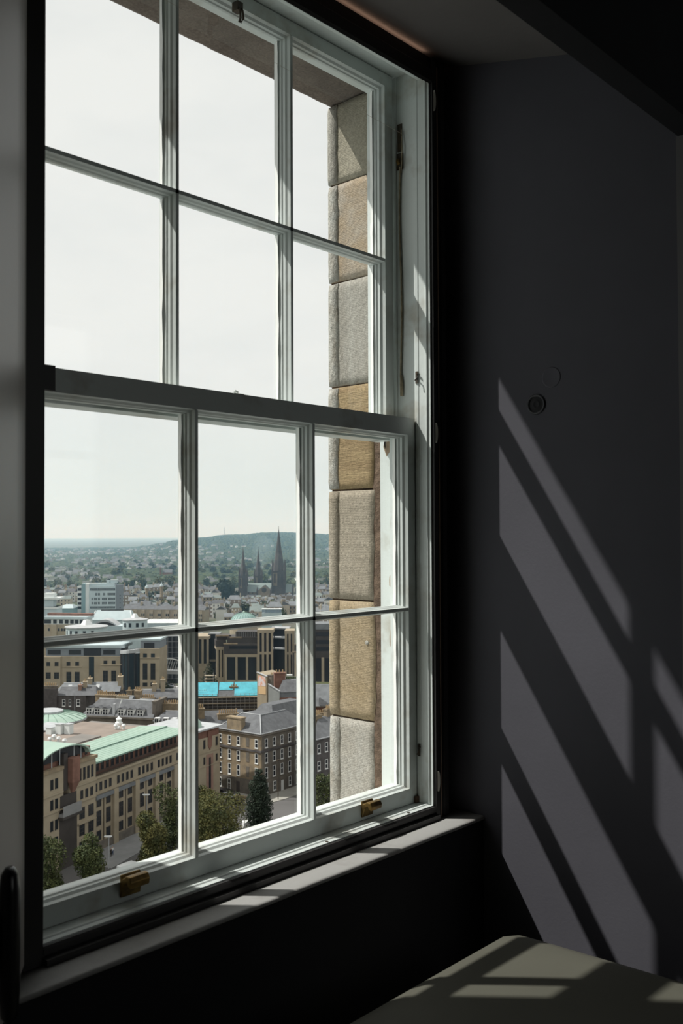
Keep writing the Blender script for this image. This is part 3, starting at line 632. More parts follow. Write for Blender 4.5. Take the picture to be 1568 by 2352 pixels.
for x in (.36, .86): window(B, LB * x, -.8, 9.2, .7, 1.8, 'dark')
o = part(B, 'dome', copper, lambda b: b.lathe((LB * .35, 3.2), [(2.7 * math.cos(PI / 2 * k / 7), 18.0 + 2.5 * math.sin(PI / 2 * k / 7)) for k in range(8)], 16))

# ---- round copper roofed hall behind
hv = 262
r = bldg('round_hall', 'round hall with a shallow ribbed green copper roof at the left edge', 'building', 112, 1660, hv)
Rr = (196 - 112) / F * hv; zt = hgt(1649, 112, hv)
part(r, 'drum', stoneT, lambda b: b.lathe((0, 0), [(Rr - .8, 0), (Rr - .8, zt - .6)], 36))
part(r, 'cornice', lead, lambda b: b.lathe((0, 0), [(Rr - .8, zt - .6), (Rr + .1, zt - .4), (Rr + .1, zt)], 36))
part(r, 'copper_roof', copper, lambda b: b.lathe((0, 0), [(Rr, zt), (Rr * .75, zt + .9), (Rr * .38, zt + 1.5)], 36))
for k in range(24):
    a = 2 * PI * k / 24; ca, sa = math.cos(a), math.sin(a)
    part(r, 'rib', copperD, lambda b: b.tube([(Rr * ca, Rr * sa, zt + .05), (Rr * .75 * ca, Rr * .75 * sa, zt + .97), (Rr * .38 * ca, Rr * .38 * sa, zt + 1.57)], .07, 4))
part(r, 'crown', lead, lambda b: b.lathe((0, 0), [(Rr * .38, zt + 1.4), (Rr * .38, zt + 2.0), (Rr * .30, zt + 2.2), (0, zt + 2.3)], 28))
# plant on the flat roofs
def plant(px, py, v, w, d, h, nm='roof_plant_box', m=cladW, label='white plant box on the flat roof', ang2=ang, grp=None):
    top = sw_(px, py, v)
    r = empty(nm, cw(su(px, py, v), v, top - h), rot(ang2)); tag(r, label, 'roof plant', grp)
    part(r, 'casing', m, lambda b: b.box(-w / 2, w / 2, -d / 2, d / 2, 0, h)); part(r, 'cap', lead, lambda b: b.box(-w / 2 - .1, w / 2 + .1, -d / 2 - .1, d / 2 + .1, h, h + .12)); return r
low = mat('dark_parapet', (0.10, 0.09, 0.085), 0.9)
r = bldg('plant_annex', 'low dark parapet annex carrying plant in front of the round hall', 'building', 100, 1680, 236, ang - PI / 2)
part(r, 'wall', low, lambda b: b.box(-6, 8.5, 0, 9, 0, 19.2)); part(r, 'roof', lead, lambda b: b.box(-5.8, 8.3, .2, 8.8, 19.2, 19.3))
for i, (px, lab) in enumerate(((116, 'pale plant box nearest the left edge below the round hall'), (138, 'bright white plant box between its two neighbours on the annex roof'), (158, 'bright white plant box at the right end of the annex roof'))):
    plant(px, 1663 if i else 1671, 229, 1.5, 1.5, 2.2, label=lab)
def vent(px, py, v, s, label):
    top = sw_(px, py, v); r = empty('roof_vent', cw(su(px, py, v), v, top - 1.1 * s), rot(0)); tag(r, label, 'roof vent')
    part(r, 'pipe', cladW, lambda b: b.cyl((0, 0), .28 * s, .28 * s, 0, .7 * s, 10)); part(r, 'cowl', whitep, lambda b: b.cyl((0, 0), .55 * s, .35 * s, .7 * s, 1.1 * s, 10))
for i, (px, py, lab) in enumerate(((124, 1687, 'white roof vent topmost of the cluster by the tower'), (115, 1693, 'white roof vent left of the cluster by the tower'), (134, 1692, 'white roof vent right of the cluster by the tower'), (148, 1697, 'small white roof vent apart from the cluster by the tower'), (266, 1663, 'white roof vent left of the cupola'), (272, 1668, 'white roof vent in front of the cupola'), (284, 1663, 'white roof vent right of the cupola'))):
    vent(px, py, 216 if px < 200 else 234, 1.0, lab)
r = empty('cupola', cw(su(273, 1660, 240), 240, GND + 19.8), 0); tag(r, 'small white stepped cupola on the flat roof', 'cupola')
part(r, 'base', whitep, lambda b: b.lathe((0, 0), [(.9, 0), (.9, .5), (.6, .6)], 14)); part(r, 'lantern', cladW, lambda b: b.lathe((0, 0), [(.6, .5), (.55, 1.3), (.75, 1.35)], 14)); part(r, 'cap', whitep, lambda b: b.lathe((0, 0), [(.75, 1.35), (.3, 1.7), (0, 2.1)], 14))

# ---- the grey corner tenement
tv = 257.5; ta = math.radians(-37)
I = bldg('corner_tenement', 'grey four storey corner tenement with white sash windows and hipped slate roof', 'building', 500, 1750, tv, ta)
WI = width(500, 599, 1760, tv, ta); DI = 19.5; hI = 15.6
part(I, 'wall', [stoneW, stoneD], lambda b: (b.box(0, WI, 0, .4, 0, hI, 0), b.box(0, WI, .4, DI, 0, hI, 1)))  # warm front and dark side: sun and shade put into the stone colours
part(I, 'string_course', stoneK, lambda b: (b.box(-.2, WI + .25, -.25, .02, 11.0, 11.5), b.box(WI - .02, WI + .25, .02, DI, 11.0, 11.5)))
part(I, 'base_course', stoneD, lambda b: (b.box(-.1, WI + .15, -.15, .02, 0, 3.9), b.box(WI - .02, WI + .15, .02, DI, 0, 3.9)))
part(I, 'cornice', stoneD, lambda b: (b.box(-.3, WI + .4, -.4, .02, hI - .5, hI), b.box(WI - .02, WI + .4, .02, DI + .2, hI - .5, hI)))
part(I, 'gutter', lead, lambda b: (b.box(-.3, WI + .5, -.55, -.35, hI, hI + .18), b.box(WI + .35, WI + .5, -.5, DI, hI, hI + .18)))
rI = part(I, 'roof', slate, lambda b: (hip(b, -.2, WI + .3, -.3, DI, hI, hI + 3.6, 4.6, 4.9), hip(b, 2.0, WI - 2.0, 7.2, DI + 6, hI, hI + 5.2, 3.6, 3.4)))
part(I, 'hip_lead', lead, lambda b: (b.tube([(WI + .3, -.3, hI + .1), (WI - 4.3, 4.6, hI + 3.7)], .14, 5), b.tube([(-.2, -.3, hI + .1), (4.4, 4.6, hI + 3.7)], .12, 5), b.tube([(4.4, 4.6, hI + 3.68), (WI - 4.3, 4.6, hI + 3.68), (WI - 4.3, DI - 5, hI + 3.68)], .12, 5)))
part(I, 'wallhead_chimney', stoneW, lambda b: (b.box(3.4, 8.2, -.1, 1.5, hI - .3, hI + 3.3), b.box(3.2, 8.4, -.25, 1.65, hI + 3.0, hI + 3.36)))
cI = [.6 + (WI - 1.6) * t for t in (.03, .27, .50, .74, .965)]
for z, h in ((12.0, 2.2), (8.2, 2.5), (4.4, 2.7), (.9, 2.3)):
    for k, x in enumerate(cI):
        if k == 3: part(I, 'blind_window', stoneD, lambda b: b.box(x - .5, x + .5, -.06, .02, z, z + h)); continue
        if z < 1 and k > 1: part(I, 'doorway', mansd, lambda b: b.box(x - .6, x + .6, -.18, .02, .2, 3.0)); continue
        window(I, x, -.16 if z < 3 else 0, z, 1.05, h, 'sash')
    for k in range(6):
        y = 2.0 + k * 3.0
        if z < 1 and k == 2: part(I, 'door', winw, lambda b: b.box(WI, WI + .18, y - .5, y + .5, .1, 2.8)); continue
        window(I, WI + (.15 if z < 3 else 0), y, z, 1.05, h, 'sash', 2)
part(I, 'front_steps', stoneW, lambda b: b.box(-1, WI * .95, -4.2, -3.6, 0, .9))
# neighbour on the right edge of the view
jv = 244.0; ja = math.radians(50)
J = bldg('dark_tenement', 'dark tenement seen in shade beside the stone window reveal', 'building', 716, 1790, jv, ja)
fp = [(0, 0), (17, 0), (27, 8.0), (9.8, 8.0)]
part(J, 'wall', stoneK, lambda b: b.prism([(x, y, 0) for x, y in fp], [(x, y, 15.0) for x, y in fp]))  # near-black stone puts the shade of this facade into its colour
part(J, 'roof', slate, lambda b: b.prism([(-.3, -.4, 15.0), (17, -.4, 15.0), (27, 8.0, 15.0), (9.8, 8.0, 15.0)], [(8.2, 5.2, 18.6), (18, 5.2, 18.6), (24, 6.4, 18.6), (9.8, 6.4, 18.6)]))
part(J, 'gutter', lead, lambda b: b.box(-.3, 16.3, -.6, -.42, 14.9, 15.15))
for x in (2.6, 5.4, 8.2, 11.0, 13.8):
    for z in (11.4, 7.2, 3.2): window(J, x, 0, z, 1.05, 2.3, 'sash')
chimney(J, 8.4, 5.6, 16.0, 2.4, 1.2, 3.4, 4, stoneW, 1.1); chimney(J, 13, 5.6, 17.2, 3, 1.2, 3.2, 5)
r = bldg('slate_roof_house', 'slate roofed house between the dark tenement and the office towers', 'building', 700, 1600, 318)
part(r, 'wall', brickR, lambda b: b.box(0, 13, 0, 12, 0, hgt(1622, 740, 318))); part(r, 'roof', slateL, lambda b: hip(b, -.3, 13.3, -.4, 12.3, hgt(1622, 740, 318), hgt(1578, 740, 318), 2, 5.8)); part(r, 'gutter', stoneD, lambda b: b.box(-.3, 13.3, -.6, -.35, hgt(1622, 740, 318) - .3, hgt(1622, 740, 318) + .1))
part(r, 'valley', slate, lambda b: b.prism([(4.5, -.45, hgt(1620, 740, 318)), (9, -.45, hgt(1622, 740, 318)), (9, 5, hgt(1622, 740, 318))], [(4.5, .5, hgt(1604, 740, 318)), (4.7, .6, hgt(1604, 740, 318)), (4.7, 5, hgt(1604, 740, 318))]))
chimney(r, 5.6, -2, 6, 3.6, 1.2, hgt(1634, 740, 318) - 6, 5)

# ---- gable house with grey render, billboard gable, brick flank
gv = 305
r = bldg('rendered_gable_house', 'house with a pale grey rendered gable wall and red brick flank', 'building', 616, 1630, gv, math.radians(-20))
Wg = width(616, 641, 1620, gv, math.radians(-20)); hL = hgt(1572, 616, gv); hR = hgt(1587, 641, gv)
part(r, 'gable_wall', render_, lambda b: b.alongy([(0, 0), (Wg, 0), (Wg, hR), (0, hL)], 0, .6))
part(r, 'coping', lead, lambda b: b.prism([(-.1, -.15, hL), (-.1, .7, hL), (-.1, .7, hL + .2), (-.1, -.15, hL + .2)], [(Wg + .1, -.15, hR), (Wg + .1, .7, hR), (Wg + .1, .7, hR + .2), (Wg + .1, -.15, hR + .2)]))
r2 = bldg('red_brick_house', 'red brick house with a grey slate roof behind the rendered gable', 'building', 641, 1640, gv - 1, math.radians(10))
hb = hgt(1602, 641, gv); Wb = width(641, 697, 1600, gv - 1, math.radians(10))
part(r2, 'wall', brickR, lambda b: b.box(0, Wb, 0, 10, 0, hb)); part(r2, 'clerestory', slateL, lambda b: b.box(.3, Wb, .6, 9, hb, hb + 1.6)); part(r2, 'roof', slate, lambda b: hip(b, .2, Wb + .3, .3, 10, hb + 1.6, hgt(1566, 660, gv), 1.5, 3.5))
chimney(r2, -1.2 + 2, 6, hb, 3.4, 2, hgt(1550, 641, gv) - hb, 3, brickR)
r = bldg('mural_gable', 'tall gable end painted with a pink white and orange mural', 'building', 593, 1600, 325, math.radians(-35))
Wm = width(593, 612, 1570, 325, math.radians(-35)); hm = hgt(1545, 593, 325)
part(r, 'wall', stoneT, lambda b: b.alongy([(-.5, 0), (Wm, 0), (Wm, hgt(1552, 612, 325)), (-.5, hm)], .02, 8))
mur = mat('mural_paint', (0.70, 0.62, 0.62), 0.8, c2=(0.75, 0.35, 0.22), scale=.6, lo=.42, hi=.52, detail=3)
part(r, 'mural', [mur, mat('mural_peach', (0.66, 0.45, 0.25), 0.8)], lambda b: (b.box(0, Wm - .4, -.06, .02, hm - 4.2, hm - 1.0, 0), b.box(.1, Wm - .3, -.06, .02, hm - 6.8, hm - 4.3, 1)))
part(r, 'coping', lead, lambda b: b.prism([(-.6, -.2, hm), (-.6, .5, hm), (-.6, .5, hm + .25), (-.6, -.2, hm + .25)], [(Wm + .1, -.2, hgt(1552, 612, 325)), (Wm + .1, .5, hgt(1552, 612, 325)), (Wm + .1, .5, hgt(1551, 612, 325)), (Wm + .1, -.2, hgt(1551, 612, 325))]))
chimney(r, Wm + .6, 2, 8, 1.6, 2.4, hgt(1549, 614, 325) - 8, 2, stoneD)
r = bldg('garden_terrace', 'roof terrace with pale deck chairs and planters behind the grey gable', 'roof terrace', 618, 1570, 335)
zt = hgt(1562, 640, 335); part(r, 'deck', greyc, lambda b: b.box(0, 9, 0, 8, 0, zt)); part(r, 'hedge', mat('hedge_green', (0.06, 0.09, 0.03), .9, var=.4, scale=2), lambda b: b.box(5.5, 9, .4, 1.4, zt, zt + 1.0)); part(r, 'railing', steel, lambda b: [b.box(k * .6, k * .6 + .06, 0, .06, zt, zt + 1.3) for k in range(15)] and b.box(0, 9, 0, .06, zt + 1.25, zt + 1.32))
part(r, 'awning', whitep, lambda b: b.box(5.7, 7.6, 2, 3.2, zt + 1.1, zt + 1.5)); part(r, 'stair_wall', lead, lambda b: b.prism([(2.6, -.3, zt - 1), (4.4, -.3, zt - 1), (4.4, .2, zt - 1), (2.6, .2, zt - 1)], [(4.2, -.3, zt + 1.7), (4.4, -.3, zt + 1.7), (4.4, .2, zt + 1.7), (4.2, .2, zt + 1.7)]))

# ---- building under scaffold with cyan tarpaulins
sv = 328; r = bldg('scaffolded_tenement', 'tenement wrapped in scaffolding with bright cyan tarpaulin over its roof', 'building', 446, 1640, sv, math.radians(4))
Ws = width(446, 615, 1620, sv, math.radians(4)); h0, h1 = hgt(1602, 500, sv), hgt(1577, 530, sv)
part(r, 'wall', stoneK, lambda b: b.box(0, Ws, 1.6, 11, 0, h0 - .2))
part(r, 'roof', slate, lambda b: b.alongx([(1.4, h0), (6.2, h1 + .2), (11, h0)], 0, Ws))
for x0, x1, a, bb in ((.2, 7.5, 0, 1), (7.9, 12.6, .45, 1), (13.0, 21.0, 0, 1), (22.4, Ws - .2, 0, .98)):
    part(r, 'tarpaulin', tarp, lambda b: b.prism([(x0, 1.4 + 4.8 * a, h0 + (h1 - h0) * a + .1), (x1, 1.4 + 4.8 * a, h0 + (h1 - h0) * a + .1), (x1, 6.2 * bb, h1 + .3), (x0, 6.2 * bb, h1 + .3)], [(x0, 1.3 + 4.8 * a, h0 + (h1 - h0) * a + .3), (x1, 1.3 + 4.8 * a, h0 + (h1 - h0) * a + .3), (x1, 6.2 * bb, h1 + .5), (x0, 6.2 * bb, h1 + .5)]))
for z in (h0 - .1, h0 - 2.1, h0 - 4.1, h0 - 6.1): part(r, 'scaffold_deck', board, lambda b: b.box(-.5, Ws + .5, -.1, 1.1, z - .12, z))
for k in range(17): part(r, 'scaffold_pole', steel, lambda b: b.tube([(k * Ws / 16, 0, 4), (k * Ws / 16, 0, h0 + 1.2)], .06, 5))
for z in (h0 + 1.0, h0 - 1.1, h0 - 3.1, h0 - 5.1): part(r, 'scaffold_rail', steel, lambda b: b.tube([(-.5, -.05, z), (Ws + .5, -.05, z)], .05, 5))
chimney(r, 12.7, 4.6, h0 + .6, 2.6, 1.4, 2.2, 4, stoneW, .7); chimney(r, 2.5, 3.4, h0 + .2, 3.2, 1.2, 1.2, 5, stoneW, .6); chimney(r, 21.7, 4.4, h0, 1.3, 2.2, 2.6, 2, stoneD, .5)
r = bldg('scaffold_tower', 'open scaffold tower with red netting above the cyan roof', 'scaffolding', 470, 1590, sv + 8); 
zb, zt = hgt(1576, 480, sv + 8), hgt(1545, 480, sv + 8)
for x, y in ((0, 0), (2.8, 0), (0, 2), (2.8, 2)): part(r, 'scaffold_pole', steel, lambda b: b.tube([(x, y, 0), (x, y, zt)], .06, 5))
for k in range(4): part(r, 'scaffold_deck', board, lambda b: b.box(-.2, 3, -.1, 2.1, zb + (zt - zb) * k / 4, zb + (zt - zb) * k / 4 + .1))
part(r, 'netting', mat('red_netting', (0.5, 0.12, 0.10), .8, var=.4, scale=2), lambda b: b.box(3.4, 6.3, 0, .1, zb - .3, zb + 1.2))

# ---- row of slate roofed tenements with white dormers
rv = 292; ra = math.radians(-14)
r = bldg('dormer_terrace', 'slate roofed terrace with a row of white dormer windows', 'building', 187, 1640, rv, ra)
W1 = width(187, 262, 1645, rv, ra); W2 = width(187, 352, 1650, rv, ra)
e0 = hgt(1643, 200, rv); pk = hgt(1605, 225, rv + 4)
part(r, 'wall', stoneD, lambda b: b.box(0, W2, .4, 9, 0, e0)); part(r, 'eaves', stoneD, lambda b: b.box(-.2, W2 + .2, -.3, .5, e0 - .4, e0 + .1))
part(r, 'roof', slate, lambda b: (b.prism([(-.2, -.2, e0), (W1, -.2, e0), (W1, 10, e0), (-.2, 10, e0)], [(3.2, 4.8, pk), (W1, 4.8, pk), (W1, 5.2, pk), (3.2, 5.2, pk)]), b.prism([(W1 + .2, -.2, e0), (W2, -.2, e0), (W2, 10, e0), (W1 + .2, 10, e0)], [(W1 + .2, 4.8, pk), (W2 - .6, 4.8, pk), (W2 - .6, 5.2, pk), (W1 + .2, 5.2, pk)])))
part(r, 'ridge', lead, lambda b: (b.tube([(3.2, 5, pk + .1), (W1, 5, pk + .1)], .16, 5), b.tube([(W1 + .3, 5, pk + .1), (W2 - .6, 5, pk + .1)], .16, 5)))
part(r, 'party_wall', render_, lambda b: b.alongx([(-.1, e0 - .3), (10, e0), (5, pk + .3)], W1 - .05, W1 + .25)); part(r, 'rendered_stack', lead, lambda b: b.box(W1 - .8, W1 - .1, .6, 1.6, e0 - .2, pk - .6))
for x in (2.2, 4.9, 7.4, W1 + 1.9, W1 + 4.9, W1 + 7.9):
    d = part(r, 'dormer', [winw, slate], lambda b: (b.box(x - .95, x + .95, .35, 2.6, e0 + .2, e0 + 2.2, 0), b.alongy([(x - 1.1, e0 + 2.2), (x + 1.1, e0 + 2.2), (x, e0 + 2.75)], .2, 3.6, 1)))
    for dx in (-.42, .42): part(d, 'pane', darkg, lambda b: (b.box(x + dx - .29, x + dx + .29, .30, .36, e0 + .5, e0 + 1.1), b.box(x + dx - .29, x + dx + .29, .30, .36, e0 + 1.3, e0 + 1.9)))
chimney(r, 4.6, 6.4, e0 + 1, 6.4, 1.3, hgt(1590, 235, rv + 6) - e0 - 1.6, 9, stoneW, 1.1); chimney(r, W1, 5.6, pk - .6, 3.6, 1.0, 1.6, 5, stoneT, .6); chimney(r, W2 - .3, 5, e0, 1.0, 8, pk - e0 + .6, 3, stoneD, .6)
r = bldg('rear_terrace', 'pair of light slate roofs with chimneys behind the dormer terrace', 'building', 246, 1630, rv + 16, ra)
Wr = width(246, 362, 1620, rv + 16, ra); e1 = hgt(1619, 300, rv + 16); p1 = hgt(1598, 280, rv + 20)
part(r, 'wall', stoneD, lambda b: b.box(0, Wr, 0, 10, 0, e1)); part(r, 'roof', slateL, lambda b: (b.prism([(0, -.2, e1), (7, -.2, e1), (7, 9, e1), (0, 9, e1)], [(.2, 4.4, p1), (6.8, 4.4, p1), (6.8, 4.8, p1), (.2, 4.8, p1)]), b.prism([(8.6, -.2, e1 - .3), (Wr, -.2, e1 - .3), (Wr, 9, e1 - .3), (8.6, 9, e1 - .3)], [(8.8, 4.4, p1 - .8), (Wr - .2, 4.4, p1 - .8), (Wr - .2, 4.8, p1 - .8), (8.8, 4.8, p1 - .8)])))
part(r, 'ridge', lead, lambda b: (b.tube([(.2, 4.6, p1 + .1), (6.8, 4.6, p1 + .1)], .15, 5), b.tube([(8.8, 4.6, p1 - .7), (Wr - .2, 4.6, p1 - .7)], .15, 5)))
for x, w, n in ((7.6, 1.8, 3), (4.5, 1.3, 2)): chimney(r, x, 6, e1, w, 1.4, p1 - e1 + 1.6, n, stoneW, .9)
r = bldg('slate_terrace', 'slate terrace with small white dormers along its eaves right of the dormer terrace', 'building', 350, 1650, rv - 8, math.radians(-6))
W3 = width(350, 432, 1650, rv - 8, math.radians(-6)); e2 = hgt(1656, 380, rv - 8); p2 = hgt(1633, 375, rv - 3)
part(r, 'wall', stoneD, lambda b: b.box(0, W3, .3, 10, 0, e2)); part(r, 'roof', slate, lambda b: b.prism([(0, -.2, e2), (W3, -.2, e2), (W3, 10, e2), (0, 10, e2)], [(2.4, 4.8, p2), (W3, 4.8, p2), (W3, 5.2, p2), (2.4, 5.2, p2)])); part(r, 'ridge', lead, lambda b: b.tube([(2.4, 5, p2 + .1), (W3, 5, p2 + .1)], .16, 5))
for k in range(4):
    x = 1.3 + k * 2.5; d = part(r, 'dormer', winw, lambda b: b.box(x - .7, x + .7, -.4, 1.2, e2 - .6, e2 + .9)); part(d, 'pane', darkg, lambda b: (b.box(x - .5, x - .06, -.45, -.39, e2 - .3, e2 + .7), b.box(x + .06, x + .5, -.45, -.39, e2 - .3, e2 + .7)))
chimney(r, W3 * .25, 9, e2 - 2, 5.6, 1.2, p2 - e2 + 3.6, 8, stoneW, .9); chimney(r, W3 * .9, 8, e2 - 2, 3.6, 1.2, p2 - e2 + 3.2, 5, stoneW, .8)
r = bldg('long_slate_row', 'long dark slate roofed row with tall chimneys in front of the office road', 'building', 305, 1620, 318, math.radians(3))
W4 = width(305, 430, 1600, 318, math.radians(3)); e3 = hgt(1604, 350, 318); p3 = hgt(1585, 350, 322)
part(r, 'wall', stoneK, lambda b: b.box(0, W4, 0, 10, 0, e3)); part(r, 'roof', slate, lambda b: b.prism([(0, -.2, e3), (W4, -.2, e3), (W4, 9, e3), (0, 9, e3)], [(0, 4.2, p3), (W4, 4.2, p3), (W4, 4.8, p3), (0, 4.8, p3)])); part(r, 'ridge', lead, lambda b: b.tube([(0, 4.5, p3 + .1), (W4, 4.5, p3 + .1)], .18, 5))
for x, h in ((6.2, 2.0), (9.0, 3.4)): chimney(r, x, 4, e3, 1.3, 1.6, p3 - e3 + h, 2, stoneT, .9)
chimney(r, 1.5, 1, e3 - 1, 2.6, 1.2, p3 - e3 + 1.6, 4, stoneW, 1.0); chimney(r, 5, -3, e3 - 2.5, 4.6, 1.2, 3.2, 7, stoneW, 1.0)
r = bldg('black_house', 'black house with three white windows at the left edge', 'building', 96, 1640, 300, math.radians(2))  # walls use the near-black stone
W5 = width(96, 222, 1610, 300, math.radians(2)); e4 = hgt(1598, 160, 300); p4 = hgt(1578, 160, 304)
part(r, 'wall', stoneK, lambda b: (b.box(0, W5 * .8, 0, 9, 0, e4), b.box(0, 4.6, -1.0, 1, 0, e4 + 2.2))); part(r, 'roof', slate, lambda b: b.prism([(4.6, -.3, e4), (W5, -.3, e4), (W5, 9, e4), (4.6, 9, e4)], [(4.8, 4, p4), (W5 - 1, 4, p4), (W5 - 1, 4.6, p4), (4.8, 4.6, p4)])); part(r, 'ridge', lead, lambda b: b.tube([(4.8, 4.3, p4 + .1), (W5 - 1, 4.3, p4 + .1)], .16, 5))
for px, w in ((146, .9), (160, .6), (179, 1.1)): window(r, (su(px, 1610, 300) - su(96, 1640, 300)), -.0, hgt(1622, px, 300), w, 2.0, 'sash')
part(r, 'downpipe', lead, lambda b: b.tube([(9.8, -.1, 2), (9.8, -.1, e4)], .1, 5))
chimney(r, 2.6, 0, e4 + 2.2, 4.2, 1.2, .8, 6, stoneD, 1.0); chimney(r, 10.8, 3, e4, .9, 1.8, p4 - e4 + .8, 1, brickP, .7); chimney(r, 12.0, 4, p4 - 1, 1.1, 1.1, 2.6, 2, stoneT, .9)
r = bldg('far_slate_row', 'slate roofed row with skylights behind the black house', 'building', 125, 1600, 326, math.radians(4))
W6 = width(125, 275, 1590, 326, math.radians(4)); e5, p5 = hgt(1590, 200, 326), hgt(1569, 200, 331)
part(r, 'wall', stoneK, lambda b: b.box(0, W6, 0, 10, 0, e5)); part(r, 'roof', slateL, lambda b: b.prism([(0, -.3, e5), (W6, -.3, e5), (W6, 10, e5), (0, 10, e5)], [(2, 4.7, p5), (W6, 4.7, p5), (W6, 5.3, p5), (2, 5.3, p5)])); part(r, 'ridge', lead, lambda b: b.tube([(2, 5, p5 + .1), (W6, 5, p5 + .1)], .18, 5))
for x in (4, 13): part(r, 'skylight', lead, lambda b: b.prism([(x, 1.0, e5 + .9), (x + 1.2, 1.0, e5 + .9), (x + 1.2, 2.6, e5 + 1.9), (x, 2.6, e5 + 1.9)], [(x, .9, e5 + 1.05), (x + 1.2, .9, e5 + 1.05), (x + 1.2, 2.5, e5 + 2.05), (x, 2.5, e5 + 2.05)]))
chimney(r, 10.6, 4.6, p5 - .8, 1.2, 1.6, 2.4, 1, stoneT, .9); chimney(r, W6 - .4, 4, e5, 1.4, 2.4, p5 - e5 + 2.2, 2, stoneT, 1.0)
r = bldg('chimney_row_house', 'house with a long row of buff chimney pots in front of the scaffolding', 'building', 448, 1660, 296, math.radians(16))
h6 = hgt(1652, 500, 296); part(r, 'wall', stoneD, lambda b: b.box(0, 15, 0, 8, 0, h6 - 1.5)); part(r, 'roof', slate, lambda b: b.alongx([(-.3, h6 - 1.5), (4, h6 + 1.6), (8.3, h6 - 1.5)], 0, 15))
chimney(r, 10.0, 1.5, h6 - 2, 6.2, 1.3, 2.9, 9, stoneW, 1.3); chimney(r, 1.5, 2, h6 - 1, 3.0, 1.2, 3.8, 4, stoneW, 1.2)
r = bldg('rear_tenement', 'tenement with a crowded row of buff chimney pots behind the corner tenement', 'building', 625, 1660, 284, math.radians(-16))
h7 = hgt(1638, 660, 284); part(r, 'wall', stoneD, lambda b: b.box(0, 11, 0, 9, 0, h7 - 1.2)); part(r, 'roof', slate, lambda b: b.alongx([(-.3, h7 - 1.2), (4.5, h7 + .6), (9.3, h7 - 1.2)], 0, 11))
chimney(r, 4.0, 1, h7 - 2, 6.0, 1.4, 2.2, 10, stoneW, 1.5); chimney(r, 9.6, 3, h7 - 2.4, 1.5, 3.4, 2.6, 4, stoneW, 1.3, True)

# ---- tan office block with dark glazing
dv = 400; r = bldg('glazed_bow_office', 'tan stone office block with a dark curved glass bow', 'building', 100, 1560, dv, math.radians(-2))
da = math.radians(-2)
def X(px, py=1530): return width(100, px, py, dv, da)
def Z(py, px=220): return hgt(py, px, dv)
part(r, 'wall', stoneT, lambda b: (b.box(0, X(276), 0, 14, 0, Z(1507)), b.box(X(322), X(367), -.8, 14, 0, Z(1489)), b.box(0, X(140), -.7, 2, 0, Z(1508)), b.box(X(140), X(188), -.25, 0, Z(1532), Z(1530)), b.box(X(231), X(279), -.4, 0, Z(1527), Z(1525)), b.box(X(322), X(368), -1.1, 0, Z(1511), Z(1509))))
part(r, 'top_storey', cladG, lambda b: (b.box(.5, X(276), 1.2, 13, Z(1507), Z(1488)), b.box(X(322), X(366), .4, 13, Z(1489), Z(1471))))
part(r, 'roof', clad, lambda b: (b.box(0, X(285), .6, 14, Z(1488), Z(1482)), b.box(X(270), X(368), 0, 14, Z(1471), Z(1467))))
part(r, 'curved_balcony', lead, lambda b: [b.prism([(X(276) + (X(324) - X(276)) * k / 8, -2.6 * math.sin(PI * k / 8) - .2, Z(1501 - k * .7)), (X(276) + (X(324) - X(276)) * (k + 1) / 8, -2.6 * math.sin(PI * (k + 1) / 8) - .2, Z(1501 - k * .7)), (X(276) + (X(324) - X(276)) * (k + 1) / 8, 3, Z(1501 - k * .7)), (X(276) + (X(324) - X(276)) * k / 8, 3, Z(1501 - k * .7))], [(X(276) + (X(324) - X(276)) * k / 8, -2.6 * math.sin(PI * k / 8) - .2, Z(1494 - k * .7)), (X(276) + (X(324) - X(276)) * (k + 1) / 8, -2.6 * math.sin(PI * (k + 1) / 8) - .2, Z(1494 - k * .7)), (X(276) + (X(324) - X(276)) * (k + 1) / 8, 3, Z(1494 - k * .7)), (X(276) + (X(324) - X(276)) * k / 8, 3, Z(1494 - k * .7))]) for k in range(8)])
def bowp(k, n=8): t = k / n; return (X(277) + (X(322) - X(277)) * t, -2.4 * math.sin(PI * t))
for k in range(8):
    p, q = bowp(k), bowp(k + 1)
    part(r, 'bow_pane', blueg if k % 3 else darkg, lambda b: b.prism([(*p, 1.0), (*q, 1.0), (q[0], 2, 1.0), (p[0], 2, 1.0)], [(*p, Z(1500)), (*q, Z(1500)), (q[0], 2, Z(1500)), (p[0], 2, Z(1500))]))
for k in range(0, 9, 2):
    p = bowp(k); part(r, 'bow_mullion', mansd, lambda b: b.box(p[0] - .1, p[0] + .1, p[1] - .15, p[1] + .1, 1.0, Z(1499)))
part(r, 'glazed_slot', blueg, lambda b: b.box(X(204), X(216), -.08, .1, Z(1575), Z(1508)))
part(r, 'glazed_band', darkg, lambda b: (b.box(X(190), X(230), 1.1, 1.3, Z(1506), Z(1489)),))
for a, b_ in ((107, 137), (156, 184), (235, 263), (330, 354)):
    t = (1493, 1504) if a < 300 else (1476, 1488); part(r, 'ribbon_window', darkg, lambda b: b.box(X(a), X(b_), .3 if a > 300 else 1.1, 1.3, Z(t[1]), Z(t[0])))
for px in (112, 131, 157, 177, 242, 261): window(r, X(px), -.7 if px < 140 else 0, Z(1529 if px < 200 else 1526), 1.55, 1.6, 'dark')
for px in (334, 352): window(r, X(px), -.8, Z(1509), 1.6, 1.6, 'dark', pm=blueg); window(r, X(px), -.8, Z(1560), 1.9, 6.6, 'grid', fm=mansd); window(r, X(px), -.8, Z(1575), 1.9, 1.5, 'dark')
for px in (112, 131): window(r, X(px), -.7, Z(1558), 2.0, 2.6, 'grid', fm=mansd)
for px in (158, 177): window(r, X(px), 0, Z(1569), 2.0, 4.6, 'grid', fm=mansd)
for px in (242, 261): window(r, X(px), 0, Z(1566), 2.0, 4.6, 'grid', fm=mansd)
